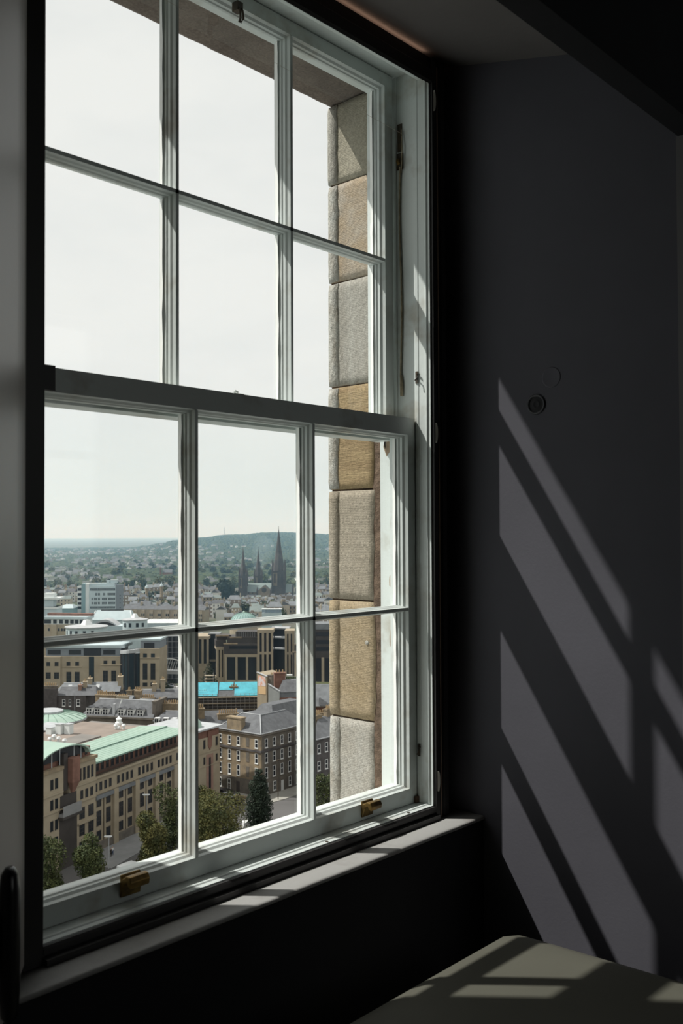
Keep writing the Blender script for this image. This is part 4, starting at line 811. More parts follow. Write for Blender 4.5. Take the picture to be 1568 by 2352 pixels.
# curtain-walled block and footbridge
r = bldg('glass_office', 'grey glass curtain walled office beside the footbridge', 'building', 366, 1540, 440, math.radians(6))
Wc = width(366, 462, 1500, 440, math.radians(6)); Hc = hgt(1462, 400, 440)
part(r, 'wall', darkg, lambda b: b.box(0, Wc, 0, 12, 0, Hc)); part(r, 'roof', lead, lambda b: b.box(-.2, Wc + .2, -.3, 12, Hc, Hc + .4))
for k in range(11): part(r, 'mullion', greyc, lambda b: b.box(Wc * k / 10 - .09, Wc * k / 10 + .09, -.2, 0, 2, Hc))
for k in range(9): part(r, 'transom', greyc, lambda b: b.box(0, Wc, -.15, 0, 2 + (Hc - 2) * k / 8 - .09, 2 + (Hc - 2) * k / 8 + .09))
r = bldg('footbridge', 'white arched footbridge with raking hangers over the road', 'bridge', 368, 1545, 412, math.radians(-10))
Wf = 10.5; zd = hgt(1545, 390, 412)
part(r, 'deck', lead, lambda b: b.box(-.5, Wf + 3, 0, 2.4, zd - .5, zd + 1.0))
part(r, 'arch', whitep, lambda b: b.tube([(-8 + 24 * k / 18, 0, zd + .8 + 5.0 * math.sin(PI * k / 18)) for k in range(19)], .2, 6))
for k in range(11): part(r, 'hanger', whitep, lambda b: b.tube([(k, 0, zd + .8), (k + 1.5, 0, zd + .8 + 5.0 * math.sin(PI * (k + 9.5) / 24))], .07, 4))
for k in (1.0, 9): part(r, 'pier', greyc, lambda b: b.box(k, k + .8, .6, 1.6, 0, zd - .5))

# ---- office complex of tan piers and dark glass
fv = 432
def pier_block(name, label, pxl, pxr, pytop, pybase, v, ang_, piers, tiers, roofh, depth=14, xs=None):
    r = bldg(name, label, 'building', pxl, 1530, v, ang_); Wp = width(pxl, pxr, 1530, v, ang_); H = hgt(pytop, (pxl + pxr) / 2, v)
    part(r, 'glass_wall', darkg, lambda b: b.box(.2, Wp - .2, .5, depth, 0, H - .2))
    zb = hgt(pybase, (pxl + pxr) / 2, v); part(r, 'plinth', stoneT, lambda b: b.box(0, Wp, 0, depth, 0, zb))
    for k in range(piers):
        x = (Wp - .9) * k / (piers - 1); part(r, 'pier', stoneT, lambda b: b.box(x, x + .9, -.2, .8, zb, H))
    for z in tiers: part(r, 'spandrel', stoneT, lambda b: b.box(0, Wp, -.05, .7, H * z - .7, H * z + .4))
    part(r, 'cap', stoneT, lambda b: b.box(-.1, Wp + .1, -.3, depth, H - 1.2, H + .1))
    if roofh: part(r, 'mansard', mansd, lambda b: hip(b, -.2, Wp + .2, -.3, depth, H, H + roofh, 1.0, 1.0))
    return r, Wp, H, zb
pier_block('pier_office', 'narrow tan and dark glass office tower behind the left glazing bar', 440, 479, 1462, 1526, fv + 4, 0, 4, (.42,), 0)
r = bldg('dark_link_block', 'dark glass link block between two tan piered offices', 'building', 478, 1530, fv + 10)
part(r, 'wall', darkg, lambda b: b.box(0, 5, 0, 10, 0, hgt(1461, 490, fv))); part(r, 'sill', stoneT, lambda b: b.box(0, 5, -.3, .1, hgt(1526, 490, fv), hgt(1521, 490, fv)))
r, Wp, H, zb = pier_block('mansard_office', 'wide tan piered office with dark mansard roofs above tall windows', 516, 594, 1502, 1562, fv - 14, math.radians(-3), 4, (), 0)
part(r, 'upper_storey', mansd, lambda b: (b.box(-.3, Wp + .2, -.4, 13, H, hgt(1479, 550, fv - 14)), b.box(.8, Wp, .8, 13, hgt(1479, 550, fv - 14), hgt(1464, 550, fv - 14)), b.box(4.2, Wp - 1, 2.5, 12, hgt(1464, 550, fv - 14), hgt(1452, 560, fv - 14))))
part(r, 'ledge', stoneW, lambda b: (b.box(-.5, 5.4, -.5, .3, hgt(1480, 520, fv - 14), hgt(1477, 520, fv - 14)), b.box(2.0, 7.0, .6, 1.0, hgt(1466, 530, fv - 14), hgt(1463, 530, fv - 14))))
for k in range(9): part(r, 'screen_post', greyc, lambda b: b.box(4.6 + k * .95, 4.75 + k * .95, 2.3, 2.5, hgt(1464, 550, fv - 14), hgt(1450, 560, fv - 14)))
part(r, 'ribbon_window', darkg, lambda b: b.box(2, Wp, -.5, 0, hgt(1490, 550, fv - 14), hgt(1483, 550, fv - 14)))
r, Wp2, H2, zb2 = pier_block('canted_bay_office', 'canted tan bay tower at the left of the mansard office', 497, 517, 1486, 1556, fv - 12, math.radians(12), 3, (), 0, 8)
part(r, 'upper_storey', mansd, lambda b: (b.box(-.2, Wp2 + .4, -.2, 8, H2, hgt(1471, 505, fv - 12)), b.box(.2, Wp2 + 2.6, 1, 8, hgt(1471, 505, fv - 12), hgt(1460, 510, fv - 12)))); part(r, 'ledge', stoneW, lambda b: b.box(-.3, Wp2 + 1.5, -.3, .6, hgt(1462, 505, fv - 12), hgt(1459, 505, fv - 12)))
pier_block('tall_pier_tower', 'tall tan stair tower with paired dark windows right of the mansard office', 591, 627, 1447, 1550, fv - 16, 0, 4, (.63,), 0, 9)
r = bldg('dark_glass_office', 'dark glass office block with pale canopies between two tan towers', 'building', 622, 1530, fv + 6)
part(r, 'wall', darkg, lambda b: b.box(0, 8, 0, 12, 0, hgt(1446, 640, fv + 6)))
for py in (1446, 1468, 1494): part(r, 'canopy', lead, lambda b: b.prism([(1.8, -1.5, hgt(py, 640, fv)), (8, -1.0, hgt(py + 2, 640, fv)), (8, .2, hgt(py + 2, 640, fv)), (1.8, .2, hgt(py, 640, fv))], [(1.8, -1.5, hgt(py - 2, 640, fv)), (8, -1.0, hgt(py, 640, fv)), (8, .2, hgt(py - 4, 640, fv)), (1.8, .2, hgt(py - 4, 640, fv))]))
part(r, 'roof', greyc, lambda b: b.box(-.2, 8.2, -.2, 12, hgt(1446, 640, fv + 6), hgt(1444, 640, fv + 6)))
pier_block('right_pier_tower', 'tan pier tower with one tall dark window strip beside the right glazing bar', 654, 676, 1449, 1552, fv - 18, 0, 3, (.64,), 0, 9)
r = bldg('stepped_dark_office', 'stepped dark office with terraces partly behind the right glazing bar', 'building', 672, 1530, fv - 24, math.radians(-8))
part(r, 'wall', mansd, lambda b: (b.box(0, 7.4, 0, 10, 0, hgt(1497, 690, fv - 24)), b.box(.6, 7.4, 1, 10, 0, hgt(1480, 690, fv - 24)), b.box(1.6, 7.4, 2, 10, 0, hgt(1455, 690, fv - 24)))); 
part(r, 'ledge', stoneW, lambda b: (b.box(-.2, 7.4, -.3, .3, hgt(1499, 690, fv - 24), hgt(1496, 690, fv - 24)), b.box(.4, 7.4, .7, 1.2, hgt(1482, 690, fv - 24), hgt(1479, 690, fv - 24))))
for k in range(3): part(r, 'pier', stoneT, lambda b: b.box(.8 + k * 2.2, 1.6 + k * 2.2, -.5, .2, hgt(1560, 690, fv - 24), hgt(1500, 690, fv - 24)))
part(r, 'ribbon_window', darkg, lambda b: b.box(.6, 7.4, -.1, .1, hgt(1560, 690, fv - 24), hgt(1500, 690, fv - 24)))
part(r, 'mast', lead, lambda b: b.tube([(.9, .5, 20), (.9, .5, hgt(1436, 676, fv - 24))], .1, 5))
r = bldg('right_dark_office', 'dark banded office with a tan pier next to the stone reveal', 'building', 716, 1530, fv - 30)
H = hgt(1434, 745, fv - 30); part(r, 'wall', mansd, lambda b: b.box(0, 14, 0, 12, 0, H)); part(r, 'roof', slateL, lambda b: b.box(-.2, 14, -.4, 12, H - 2, H + .2))
for py in (1452, 1470, 1486): part(r, 'ribbon_window', darkg, lambda b: b.box(0, 14, -.15, .1, hgt(py + 9, 745, fv - 30), hgt(py, 745, fv - 30)))
part(r, 'tall_glazing', darkg, lambda b: b.box(0, 14, -.2, .1, hgt(1566, 745, fv - 30), hgt(1512, 745, fv - 30)))
for px in (741, 775): x = su(px, 1530, fv - 30) - su(716, 1530, fv - 30); part(r, 'pier', stoneT, lambda b: b.box(x - .5, x + .6, -.6, .1, 0, hgt(1510, 745, fv - 30)))
part(r, 'sill', c('moss_green_ledge', (0.30, 0.32, 0.17), .9), lambda b: b.box(0, 14, -.8, .1, hgt(1574, 745, fv - 30), hgt(1566, 745, fv - 30)))

# ------------------------------------------------------------------ middle distance: hotel tower, conference halls, domes
lv = 650; r = bldg('hotel_tower', 'pale blue grey slab tower with dark window bands', 'building', 177, 1460, lv, math.radians(3))
la = math.radians(3); wx = lambda px: width(177, px, 1380, lv, la); hz = lambda py: hgt(py, 220, lv)
part(r, 'wall', [cladW, teal, clad, cladG], lambda b: (b.box(0, wx(187), .6, 8, 0, hz(1347), 0), b.box(wx(187), wx(196), -.3, 8, 0, hz(1341), 1), b.box(wx(196), wx(204), -.1, 8, 0, hz(1341), 0), b.box(wx(204), wx(265), 0, 11, 0, hz(1347), 2)))
part(r, 'end_wall', cladG, lambda b: b.prism([(wx(265), 0, 0), (wx(280), 5.5, 0), (wx(268), 12, 0), (wx(240), 11, 0)], [(wx(265), 0, hz(1344)), (wx(280), 5.5, hz(1344)), (wx(268), 12, hz(1344)), (wx(240), 11, hz(1344))]))  # darker cladding puts the shade of this end into its colour
part(r, 'roof_storey', clad, lambda b: (b.box(wx(197), wx(262), 1.2, 10, hz(1347), hz(1340)), b.box(wx(243), wx(250), 2, 6, hz(1340), hz(1334)), b.box(wx(251), wx(266), 3, 9, hz(1340), hz(1332))))
part(r, 'parapet', whitep, lambda b: (b.box(wx(197), wx(222), 1.0, 1.3, hz(1341), hz(1339)), b.box(wx(253), wx(265), 2.8, 3.1, hz(1333), hz(1331)), b.box(0, wx(187), .4, .8, hz(1348.5), hz(1346))))
rng = random.Random(3)
for k, py in enumerate((1351, 1362, 1373, 1383, 1393)):
    part(r, 'window_band', darkg, lambda b: [b.box(wx(a), wx(b_), -.06 + (.45 if a < 187 else 0), .7, hz(py + 6 - k * .2), hz(py)) for a, b_ in ((178, 186), (197, 203.5))] )
    for x0, x1 in (((207, 223), (224, 240), (241, 264)) if k in (0, 4) else ((219, 223), (225, 229), (237, 241), (247, 264)) if k == 1 else ((210, 213), (216, 222), (225, 229), (234, 245), (248, 264))):
        o = part(r, 'window_band', darkg, lambda b: b.box(wx(x0), wx(x1), -.08, .2, hz(py + 6 - k * .3), hz(py)))
        n = int((x1 - x0) / 2.6); part(o, 'mullion', clad, lambda b: [b.box(wx(x0 + (x1 - x0) * (q + 1) / (n + 1)) - .08, wx(x0 + (x1 - x0) * (q + 1) / (n + 1)) + .08, -.14, .1, hz(py + 6), hz(py)) for q in range(n)] or b.box(wx(x0), wx(x0) + .1, -.1, 0, hz(py + 6), hz(py)))
for py in (1368, 1375, 1385, 1396): part(r, 'end_window', darkg, lambda b: b.prism([(wx(273), 2.8, hz(py + 2)), (wx(274.5), 3.3, hz(py + 2)), (wx(274.4), 3.6, hz(py + 2))], [(wx(273), 2.8, hz(py)), (wx(274.5), 3.3, hz(py)), (wx(274.4), 3.6, hz(py))]))
r = bldg('tower_podium', 'low sloping pale blue roofed podium below the slab tower', 'building', 209, 1450, 610)
px = lambda q: su(q, 1420, 610) - su(209, 1450, 610); hp = lambda py: hgt(py, 250, 610)
part(r, 'wall', clad, lambda b: b.box(0, px(300), 0, 14, 0, hp(1424))); part(r, 'roof', clad, lambda b: hip(b, -.3, px(304), -.5, 14, hp(1424), hp(1404), 2.2, 5)); part(r, 'verge', whitep, lambda b: (b.tube([(-.3, -.5, hp(1424)), (1.9, 4.5, hp(1404))], .35, 5), b.tube([(px(304), -.5, hp(1424)), (px(304) - 2.2, 4.5, hp(1404))], .35, 5))); part(r, 'clerestory', mansd, lambda b: b.box(5, px(280), 4.6, 5, hp(1404), hp(1401)))
r = bldg('barrel_vault_hall', 'hall with a low arched barrel roof and dark arched glazing', 'building', 210, 1455, 560)
px = lambda q: su(q, 1430, 560) - su(210, 1455, 560); hp = lambda py: hgt(py, 245, 560)
def vault(b, r0, y0, y1, z0, rise, x0, x1, n=14):
    pts = [(x0 + (x1 - x0) * k / n, z0 + rise * math.sin(PI * k / n) * r0) for k in range(n + 1)]; b.alongy(pts, y0, y1)
part(r, 'vault_roof', lead, lambda b: [b.alongy([(px(210) + (px(272) - px(210)) * k / 14, hp(1438) + (hp(1423) - hp(1438)) * math.sin(PI * k / 14)), (px(210) + (px(272) - px(210)) * (k + 1) / 14, hp(1438) + (hp(1423) - hp(1438)) * math.sin(PI * (k + 1) / 14)), (px(210) + (px(272) - px(210)) * (k + 1) / 14, hp(1440) + (hp(1426) - hp(1438)) * math.sin(PI * (k + 1) / 14)), (px(210) + (px(272) - px(210)) * k / 14, hp(1440) + (hp(1426) - hp(1438)) * math.sin(PI * k / 14))], -1, 10) for k in range(14)])
part(r, 'arched_glazing', mansd, lambda b: vault(b, 1, .2, .6, hp(1438), hp(1427) - hp(1438), px(214), px(270))); part(r, 'wall', clad, lambda b: b.box(px(190), px(292), -2, 10, 0, hp(1437)))
def drum(name, label, pxc, v, Rpx, pytop, pyroof, cone, wins):
    r = bldg(name, label, 'building', pxc, 1460, v); R_ = Rpx / F * v; zt = hgt(pytop, pxc, v)
    part(r, 'drum', clad, lambda b: b.lathe((0, 0), [(R_, 0), (R_, zt)], 28)); part(r, 'eaves_roof', lead, lambda b: b.lathe((0, 0), [(R_ * 1.06, zt), (R_ * 1.06, zt + .5), (R_ * .5, zt + 1.2), (0, zt + 1.3)], 28))
    part(r, 'roof_light', whitep, lambda b: b.lathe((0, 0), [(R_ * .32, zt + 1.0), (R_ * .16, zt + 1.0 + cone), (0, zt + 1.05 + cone)], 4))
    for a in wins:
        a = math.radians(a); o = part(r, 'window', darkg, lambda b: b.box(-.7, .7, -.08, .2, zt - 3.4, zt - 1.2)); o.location = (R_ * math.sin(a), -R_ * math.cos(a), 0); o.rotation_euler = (0, 0, a)
drum('round_pavilion', 'white round pavilion with a pale pyramid roof light left of the vault', 199, 520, 46, 1440, 1436, 2.6, (-55, -35, -15, 8, 30))
drum('round_pavilion', 'white round pavilion with a pale pyramid roof light right of the vault', 310, 545, 28, 1424, 1421, 2.4, (-40, -12, 22, 50))
r = bldg('glazed_gallery', 'low pale glazed gallery right of the round pavilions', 'building', 335, 1450, 560); part(r, 'wall', clad, lambda b: b.box(0, 22, 0, 9, 0, hgt(1431, 380, 560))); part(r, 'roof', cladW, lambda b: hip(b, -.2, 22, -.4, 9, hgt(1431, 380, 560), hgt(1424, 380, 560), 1, 3))
r = bldg('curved_gallery', 'curved pale building with a strip of dark windows above tan stone', 'building', 98, 1470, 535, math.radians(-7))
ca = math.radians(-7); px = lambda q: width(98, q, 1430, 535, ca); hp = lambda py: hgt(py, 130, 535)
part(r, 'wall', stoneT, lambda b: (b.box(0, px(160), 0, 10, 0, hp(1434)), b.box(px(118), px(131), -.7, 1, 0, hp(1434)))); part(r, 'upper_wall', cladW, lambda b: b.box(0, px(196), .6, 10, hp(1434), hp(1419))); part(r, 'roof_band', clad, lambda b: b.box(-.2, px(200), -.6, 10, hp(1421), hp(1416)))
part(r, 'roof_terrace', brickR, lambda b: b.prism([(0, 6, hp(1416)), (px(200), 6, hp(1416)), (px(200), 10, hp(1416)), (0, 10, hp(1416))], [(0, 6, hp(1410)), (px(200), 6, hp(1411)), (px(200), 10, hp(1411)), (0, 10, hp(1410))]))
for q in (104, 112, 125, 139, 152, 164, 175, 186): part(r, 'window', darkg, lambda b: b.box(px(q) - 1.0, px(q) + 1.0, .5, .7, hp(1432), hp(1423)))
for q in (112, 135, 142, 148): part(r, 'window', darkg, lambda b: b.box(px(q) - .5, px(q) + .5, -.06, .1, hp(1449), hp(1443)))
r = bldg('plant_deck_hall', 'flat pale blue block with roof plant at the left edge', 'building', 98, 1460, 600); px = lambda q: su(q, 1400, 600) - su(98, 1460, 600); hp = lambda py: hgt(py, 110, 600)
part(r, 'wall', clad, lambda b: (b.box(0, px(130), 0, 12, 0, hp(1394)), b.box(0, px(121), 1, 8, hp(1377), hp(1394)))); part(r, 'roof', cladW, lambda b: (b.box(-.2, px(131), -.4, 12, hp(1399), hp(1394)), b.box(-.2, px(135), -.2, 12, hp(1377), hp(1373)))); part(r, 'penthouse', cladW, lambda b: b.box(0, px(121), 2, 8, hp(1373), hp(1363)))
r = bldg('blue_shed', 'low sea green gabled shed left of the slab tower', 'building', 136, 1450, 640); px = lambda q: su(q, 1400, 640) - su(136, 1450, 640); hp = lambda py: hgt(py, 150, 640)
part(r, 'wall', teal, lambda b: b.box(0, px(168), 0, 14, 0, hp(1397))); part(r, 'roof', clad, lambda b: hip(b, -.2, px(169), -.3, 14, hp(1397), hp(1390), 2, 5))
for i, (q, py, lab) in enumerate(((337, 1341, 'ochre tower with a blue grey dome nearer the slab tower'), (371, 1337, 'ochre tower with a blue grey dome further from the slab tower'))):
    v = 900; r = bldg('domed_tower', lab, 'tower', q, 1400, v); zt = hgt(py + 10, q, v); R_ = 4.4 / F * v
    part(r, 'shaft', stoneW, lambda b: (b.box(-R_, R_, -R_, R_, 0, zt - 9), b.cyl((0, 0), R_ * .82, R_ * .82, zt - 9, zt, 8), b.cyl((0, 0), R_ * 1.0, R_ * 1.0, zt - .7, zt, 8)))
    part(r, 'dome', clad, lambda b: b.lathe((0, 0), [(R_ * .95 * math.cos(PI / 2 * k / 7), zt + R_ * 1.5 * math.sin(PI / 2 * k / 7)) for k in range(8)], 14)); part(r, 'finial', clad, lambda b: b.tube([(0, 0, zt + R_ * 1.4), (0, 0, zt + R_ * 2.4)], .3, 5))
    for dx in (-.5, .5): part(r, 'opening', mansd, lambda b: b.box(dx * R_ - .4, dx * R_ + .4, -R_ - .05, 0, zt - 17, zt - 11))
gv = 640; r = bldg('ribbed_dome_hall', 'round hall with a ribbed green copper dome behind the glazing bar', 'building', 560, 1450, gv); R_ = 31 / F * gv; zb = hgt(1429, 560, gv); zt = hgt(1407, 560, gv)
part(r, 'drum', stoneT, lambda b: b.lathe((0, 0), [(R_ * 1.05, 0), (R_ * 1.05, zb)], 32)); part(r, 'dome', mat('blue_green_copper', (0.25, 0.37, 0.35), .6, var=.1, scale=.3), lambda b: b.lathe((0, 0), [(R_ * math.cos(t), zb + (zt - zb) * math.sin(t)) for t in [PI / 2 * k / 8 for k in range(9)]], 32), None)
for k in range(24):
    a = 2 * PI * k / 24; part(r, 'rib', copperD, lambda b: b.tube([(R_ * 1.005 * math.cos(t) * math.cos(a), R_ * 1.005 * math.cos(t) * math.sin(a), zb + (zt - zb) * 1.01 * math.sin(t)) for t in [PI / 2 * q / 7 for q in range(8)]], .12, 4))
part(r, 'finial', copper, lambda b: b.lathe((0, 0), [(.9, zt - .2), (.7, zt + .6), (0, zt + 1.3)], 8))
r = bldg('flagpole', 'thin white flagpole beside the ribbed green dome', 'flagpole', 592, 1450, 620); part(r, 'pole', whitep, lambda b: b.tube([(0, 0, 0), (0, 0, hgt(1400, 592, 620))], [.16, .1], 5)); part(r, 'cap', whitep, lambda b: b.lathe((0, 0), [(.2, hgt(1400, 592, 620)), (0, hgt(1399, 592, 620))], 6))
# long tan tenement terrace beyond the pavilions
v = 745; a = math.radians(-11); r = bldg('tan_terrace', 'long tan terrace with rows of narrow windows and slate roof', 'building', 283, 1440, v, a); Wt = width(283, 470, 1420, v, a); H = hgt(1399, 330, v)
part(r, 'wall', stoneT, lambda b: b.box(0, Wt, 0, 10, 0, H)); part(r, 'roof', slate, lambda b: gable(b, 0, Wt, 0, 10, H, H + 3.4))
n = int(Wt / 6)
for k in range(n):
    x = (k + .5) * Wt / n; part(r, 'bay', stoneT, lambda b: b.box(x - 1.4, x + 1.4, -.9, .1, 0, H - .6)); chimney(r, x + 3, 5, H + 1.6, 1.0, 3, 3.4, 3, stoneT, .8) if k % 2 else None
    for z in (2.0, 5.4, 8.6):
        if z < H - 2:
            for dx in (-.75, .75): o = part(r, 'window', darkg, lambda b: b.box(x + dx - .45, x + dx + .45, -.96, -.88, z, z + 2.0))
# ------------------------------------------------------------------ cathedral with three spires
cv = 1035; K = cv / F
r = bldg('cathedral', 'dark gothic cathedral with three tall spires and grey green roofs', 'cathedral', 600, 1376, cv)
cbase = 0; ux = lambda q: su(q, 1360, cv) - su(600, 1376, cv); hz = lambda py: hgt(py, 600, cv)
goth = mat('gothic_dark_stone', (0.082, 0.074, 0.072), .9, var=.25, scale=.12); gothL = mat('gothic_tan_stone', (0.21, 0.17, 0.13), .9, var=.2, scale=.12)
def spire(q, wpx, pytower, pyapex, broach, y=6.0):
    x = ux(q); w = wpx * K / 2; zt, za = hz(pytower), hz(pyapex)
    tw = part(r, 'tower', [goth, gothL], lambda b: (b.box(x - w, x + w, y - w, y + w, 0, zt, 0), b.box(x - w - .1, x - w * .2, y - w - .25, y - w, zt * .45, zt * .93, 1)))
    part(tw, 'lancet', mansd, lambda b: (b.box(x - w * .75, x - w * .45, y - w - .35, y - w, zt * .55, zt * .9), b.box(x - w * .1, x + w * .2, y - w - .1, y - w + .1, zt * .55, zt * .9), b.box(x + w * .4, x + w * .7, y - w - .1, y - w + .1, zt * .55, zt * .9)))
    part(r, 'spire', goth, lambda b: (b.cyl((x, y), w * 1.0, w * .44, zt, zt + (za - zt) * .52, 8), b.cyl((x, y), w * .44, .10, zt + (za - zt) * .52, za, 8)))
    for sx_ in (-1, 1):
        for sy in (-1, 1): part(r, 'pinnacle', goth, lambda b: (b.box(x + sx_ * w - .9, x + sx_ * w + .9, y + sy * w - .9, y + sy * w + .9, 0, zt + 1), b.cyl((x + sx_ * w, y + sy * w), 1.1, .05, zt + 1, zt + (za - zt) * broach, 6)))
    part(r, 'cross', goth, lambda b: b.box(x - .15, x + .15, y - .15, y + .15, za - 1, za + 2.0))
spire(557, 16.5, 1324, 1256, .30); spire(587, 16.5, 1326, 1261, .27, 32); spire(639, 28, 1312, 1213, .30, 8)
roofc = mat('cathedral_green_slate', (0.23, 0.28, 0.27), .7, var=.1, scale=.05)
def nave(q0, q1, pyr, pye, y0=4, y1=20):
    x0, x1 = ux(q0), ux(q1); part(r, 'nave_wall', gothL, lambda b: (b.box(x0, x1, y0, y1, 0, hz(pye)), b.box(x0, x1, y0 - 7, y0, 0, hz(pye + 10))))
    part(r, 'nave_roof', roofc, lambda b: b.prism([(x0, y0 - .5, hz(pye)), (x0, (y0 + y1) / 2, hz(pyr)), (x0, y1 + .5, hz(pye))], [(x1, y0 - .5, hz(pye)), (x1, (y0 + y1) / 2, hz(pyr)), (x1, y1 + .5, hz(pye))]))
    part(r, 'aisle_roof', slate, lambda b: b.prism([(x0, y0 - 7.3, hz(pye + 10)), (x1, y0 - 7.3, hz(pye + 10)), (x1, y0, hz(pye + 10)), (x0, y0, hz(pye + 10))], [(x0, y0 - .4, hz(pye + 5)), (x1, y0 - .4, hz(pye + 5)), (x1, y0, hz(pye + 5)), (x0, y0, hz(pye + 5))]))
    n = int((x1 - x0) / 4)
    for k in range(n):
        x = x0 + (k + .5) * (x1 - x0) / n; part(r, 'lancet', mansd, lambda b: (b.box(x - .6, x + .6, y0 - .2, y0, hz(pye + 4), hz(pye + .8)), b.box(x - .6, x + .6, y0 - 7.15, y0 - 6.9, hz(pye + 16), hz(pye + 11.5))))
nave(566, 628, 1340, 1360); nave(655, 672, 1343, 1362)
x = ux(608); part(r, 'transept', gothL, lambda b: (b.box(x - 6.5, x + 6.5, -10, 6, 0, hz(1356)), b.alongy([(x - 6.5, hz(1356)), (x + 6.5, hz(1356)), (x, hz(1343))], -10, -8.6))); part(r, 'transept_roof', goth, lambda b: b.alongy([(x - 6.3, hz(1356)), (x + 6.3, hz(1356)), (x, hz(1344))], -8.5, 12)); part(r, 'rose_window', mansd, lambda b: b.alongy([(x + 2.6 * math.cos(PI * k / 8), hz(1354) + 2.6 * math.sin(PI * k / 8)) for k in range(16)], -10.2, -9.9))
for dx in (-7, 7): part(r, 'pinnacle', goth, lambda b: (b.box(x + dx - .9, x + dx + .9, -10.8, -9, 0, hz(1354)), b.cyl((x + dx, -9.9), 1.1, .05, hz(1354), hz(1346), 6)))
x = ux(672); part(r, 'pinnacle', goth, lambda b: (b.box(x - 1, x + 1, 2, 4, 0, hz(1352)), b.cyl((x, 3), 1.3, .05, hz(1352), hz(1339), 6))); part(r, 'chancel_end', goth, lambda b: hip(b, ux(673), ux(690), 4, 20, 0, hz(1352), 2, 4))
# ------------------------------------------------------------------ the town: individual houses, then a mass of small far ones
hr = random.Random(11)
wallm = [stoneT, stoneW, c('buff_stone', (0.46, 0.40, 0.31), .9, var=.15, scale=.2), c('brown_stone', (0.25, 0.20, 0.16), .9, var=.15, scale=.2), c('white_harling', (0.66, 0.65, 0.61), .8), c('grey_stone', (0.32, 0.30, 0.28), .9)]
roofm = [slate, slateL, slateG, c('dark_slate', (0.09, 0.09, 0.095), .8, var=.2, scale=.4)]
HM = []
for k in range(12):
    w, d, h, rh = hr.uniform(7, 12), hr.uniform(9, 11), hr.uniform(8, 12.5), hr.uniform(2.6, 4.0)
    wb, rb, wn, cb = MB(), MB(), MB(), MB()
    wb.box(-w / 2, w / 2, -d / 2, d / 2, -3, h)
    gable(rb, -w / 2, w / 2, -d / 2, d / 2, h, h + rh, .25) if k % 3 else hip(rb, -w / 2 - .2, w / 2 + .2, -d / 2 - .3, d / 2 + .3, h, h + rh, 2.2, d / 2 - .8)
    for z in (h - 2.6, h - 5.8, h - 9.0):
        for x in [(-w / 2) + (q + .5) * w / 3 for q in range(3)]:
            if z > 0: wn.box(x - .5, x + .5, -d / 2 - .06, -d / 2, z, z + 1.7); wn.box(x - .5, x + .5, d / 2, d / 2 + .06, z, z + 1.7)
    cb.box(w / 2 - 1.1, w / 2 - .1, -1.6, 1.6, h, h + rh + 1.4); cb.box(w / 2 - .9, w / 2 - .3, -1.4, 1.4, h + rh + 1.4, h + rh + 2.1)
    wm_ = wallm[k % 6] if k < 11 else wallm[4]
    HM.append((wb.mesh('house', wm_), rb.mesh('roof', roofm[k % 4]), wn.mesh('windows', darkg if k % 3 else winw), cb.mesh('chimney_stack', wallm[(k + 1) % 4])))
def house(u, v, a, lab, grp, sc=1.0, k=None, parts=True):
    k = hr.randrange(12) if k is None else k
    o = link('townhouse', HM[k][0]); o.location = cw(u, v, GND); o.rotation_euler = (0, 0, rot(a)); o.scale = (sc, sc, sc); tag(o, ('tan ', 'brown ', 'buff ', 'dark brown ', 'white harled ', 'grey ')[k % 6 if k < 11 else 4] + lab, 'house', grp)
    if parts:
        link('roof', HM[k][1], o); link('window_openings', HM[k][2], o); link('chimney_stack', HM[k][3], o)
    return o
def seen(px, v): return px / F * v
nh = 0
labs = [('townhouse with slate roof in the rows in front of the cathedral', 'stone townhouses in rows below the cathedral'), ('townhouse with chimneys in the rows beyond the slab tower', 'stone townhouses beyond the slab tower')]
for v in (716, 760, 802, 842, 884, 926, 970, 1015, 1060, 1105):
    a = hr.uniform(-.16, .12); pxl = 88 if v > 800 else 455; x = pxl
    while x < 772:
        if (420 < x < 450) or (700 < x < 722): x += 7; continue
        right = x > 430
        if right and (v < 700): x += 10; continue
        if not right and v < 800 and x < 420: x += 30; continue
        if not right and x < 300 and v < 900: x += 20; continue
        if right and v > 1110: x += 10; continue
        if hr.random() < .84 and nh < 296 and not (505 < x < 700 and v > 850):
            vv = v + hr.uniform(-6, 6) + (x - 430) * math.tan(a) * v / F; aa = a + (PI / 2 if hr.random() < .22 else 0) + (PI if hr.random() < .3 else 0)
            house(su(x, 1400, vv), vv, aa, *labs[0 if right else 1], hr.uniform(.74, .95)); nh += 1
        x += hr.uniform(7.2, 9.0) / v * F * (1.0 if hr.random() < .85 else 1.9)
for v, q0 in ((905, 546), (945, 552), (985, 558)):
    x = q0
    while x < 700:
        vv = v + hr.uniform(-8, 8); house(su(x, 1400, vv), vv, hr.uniform(-.2, .2) + (PI / 2 if hr.random() < .3 else 0), 'low house with slate roof directly in front of the cathedral nave', 'low houses at the foot of the cathedral', hr.uniform(.40, .52), hr.choice((0, 1, 2, 3, 5, 6, 7, 9))); x += hr.uniform(4.5, 8) / v * F
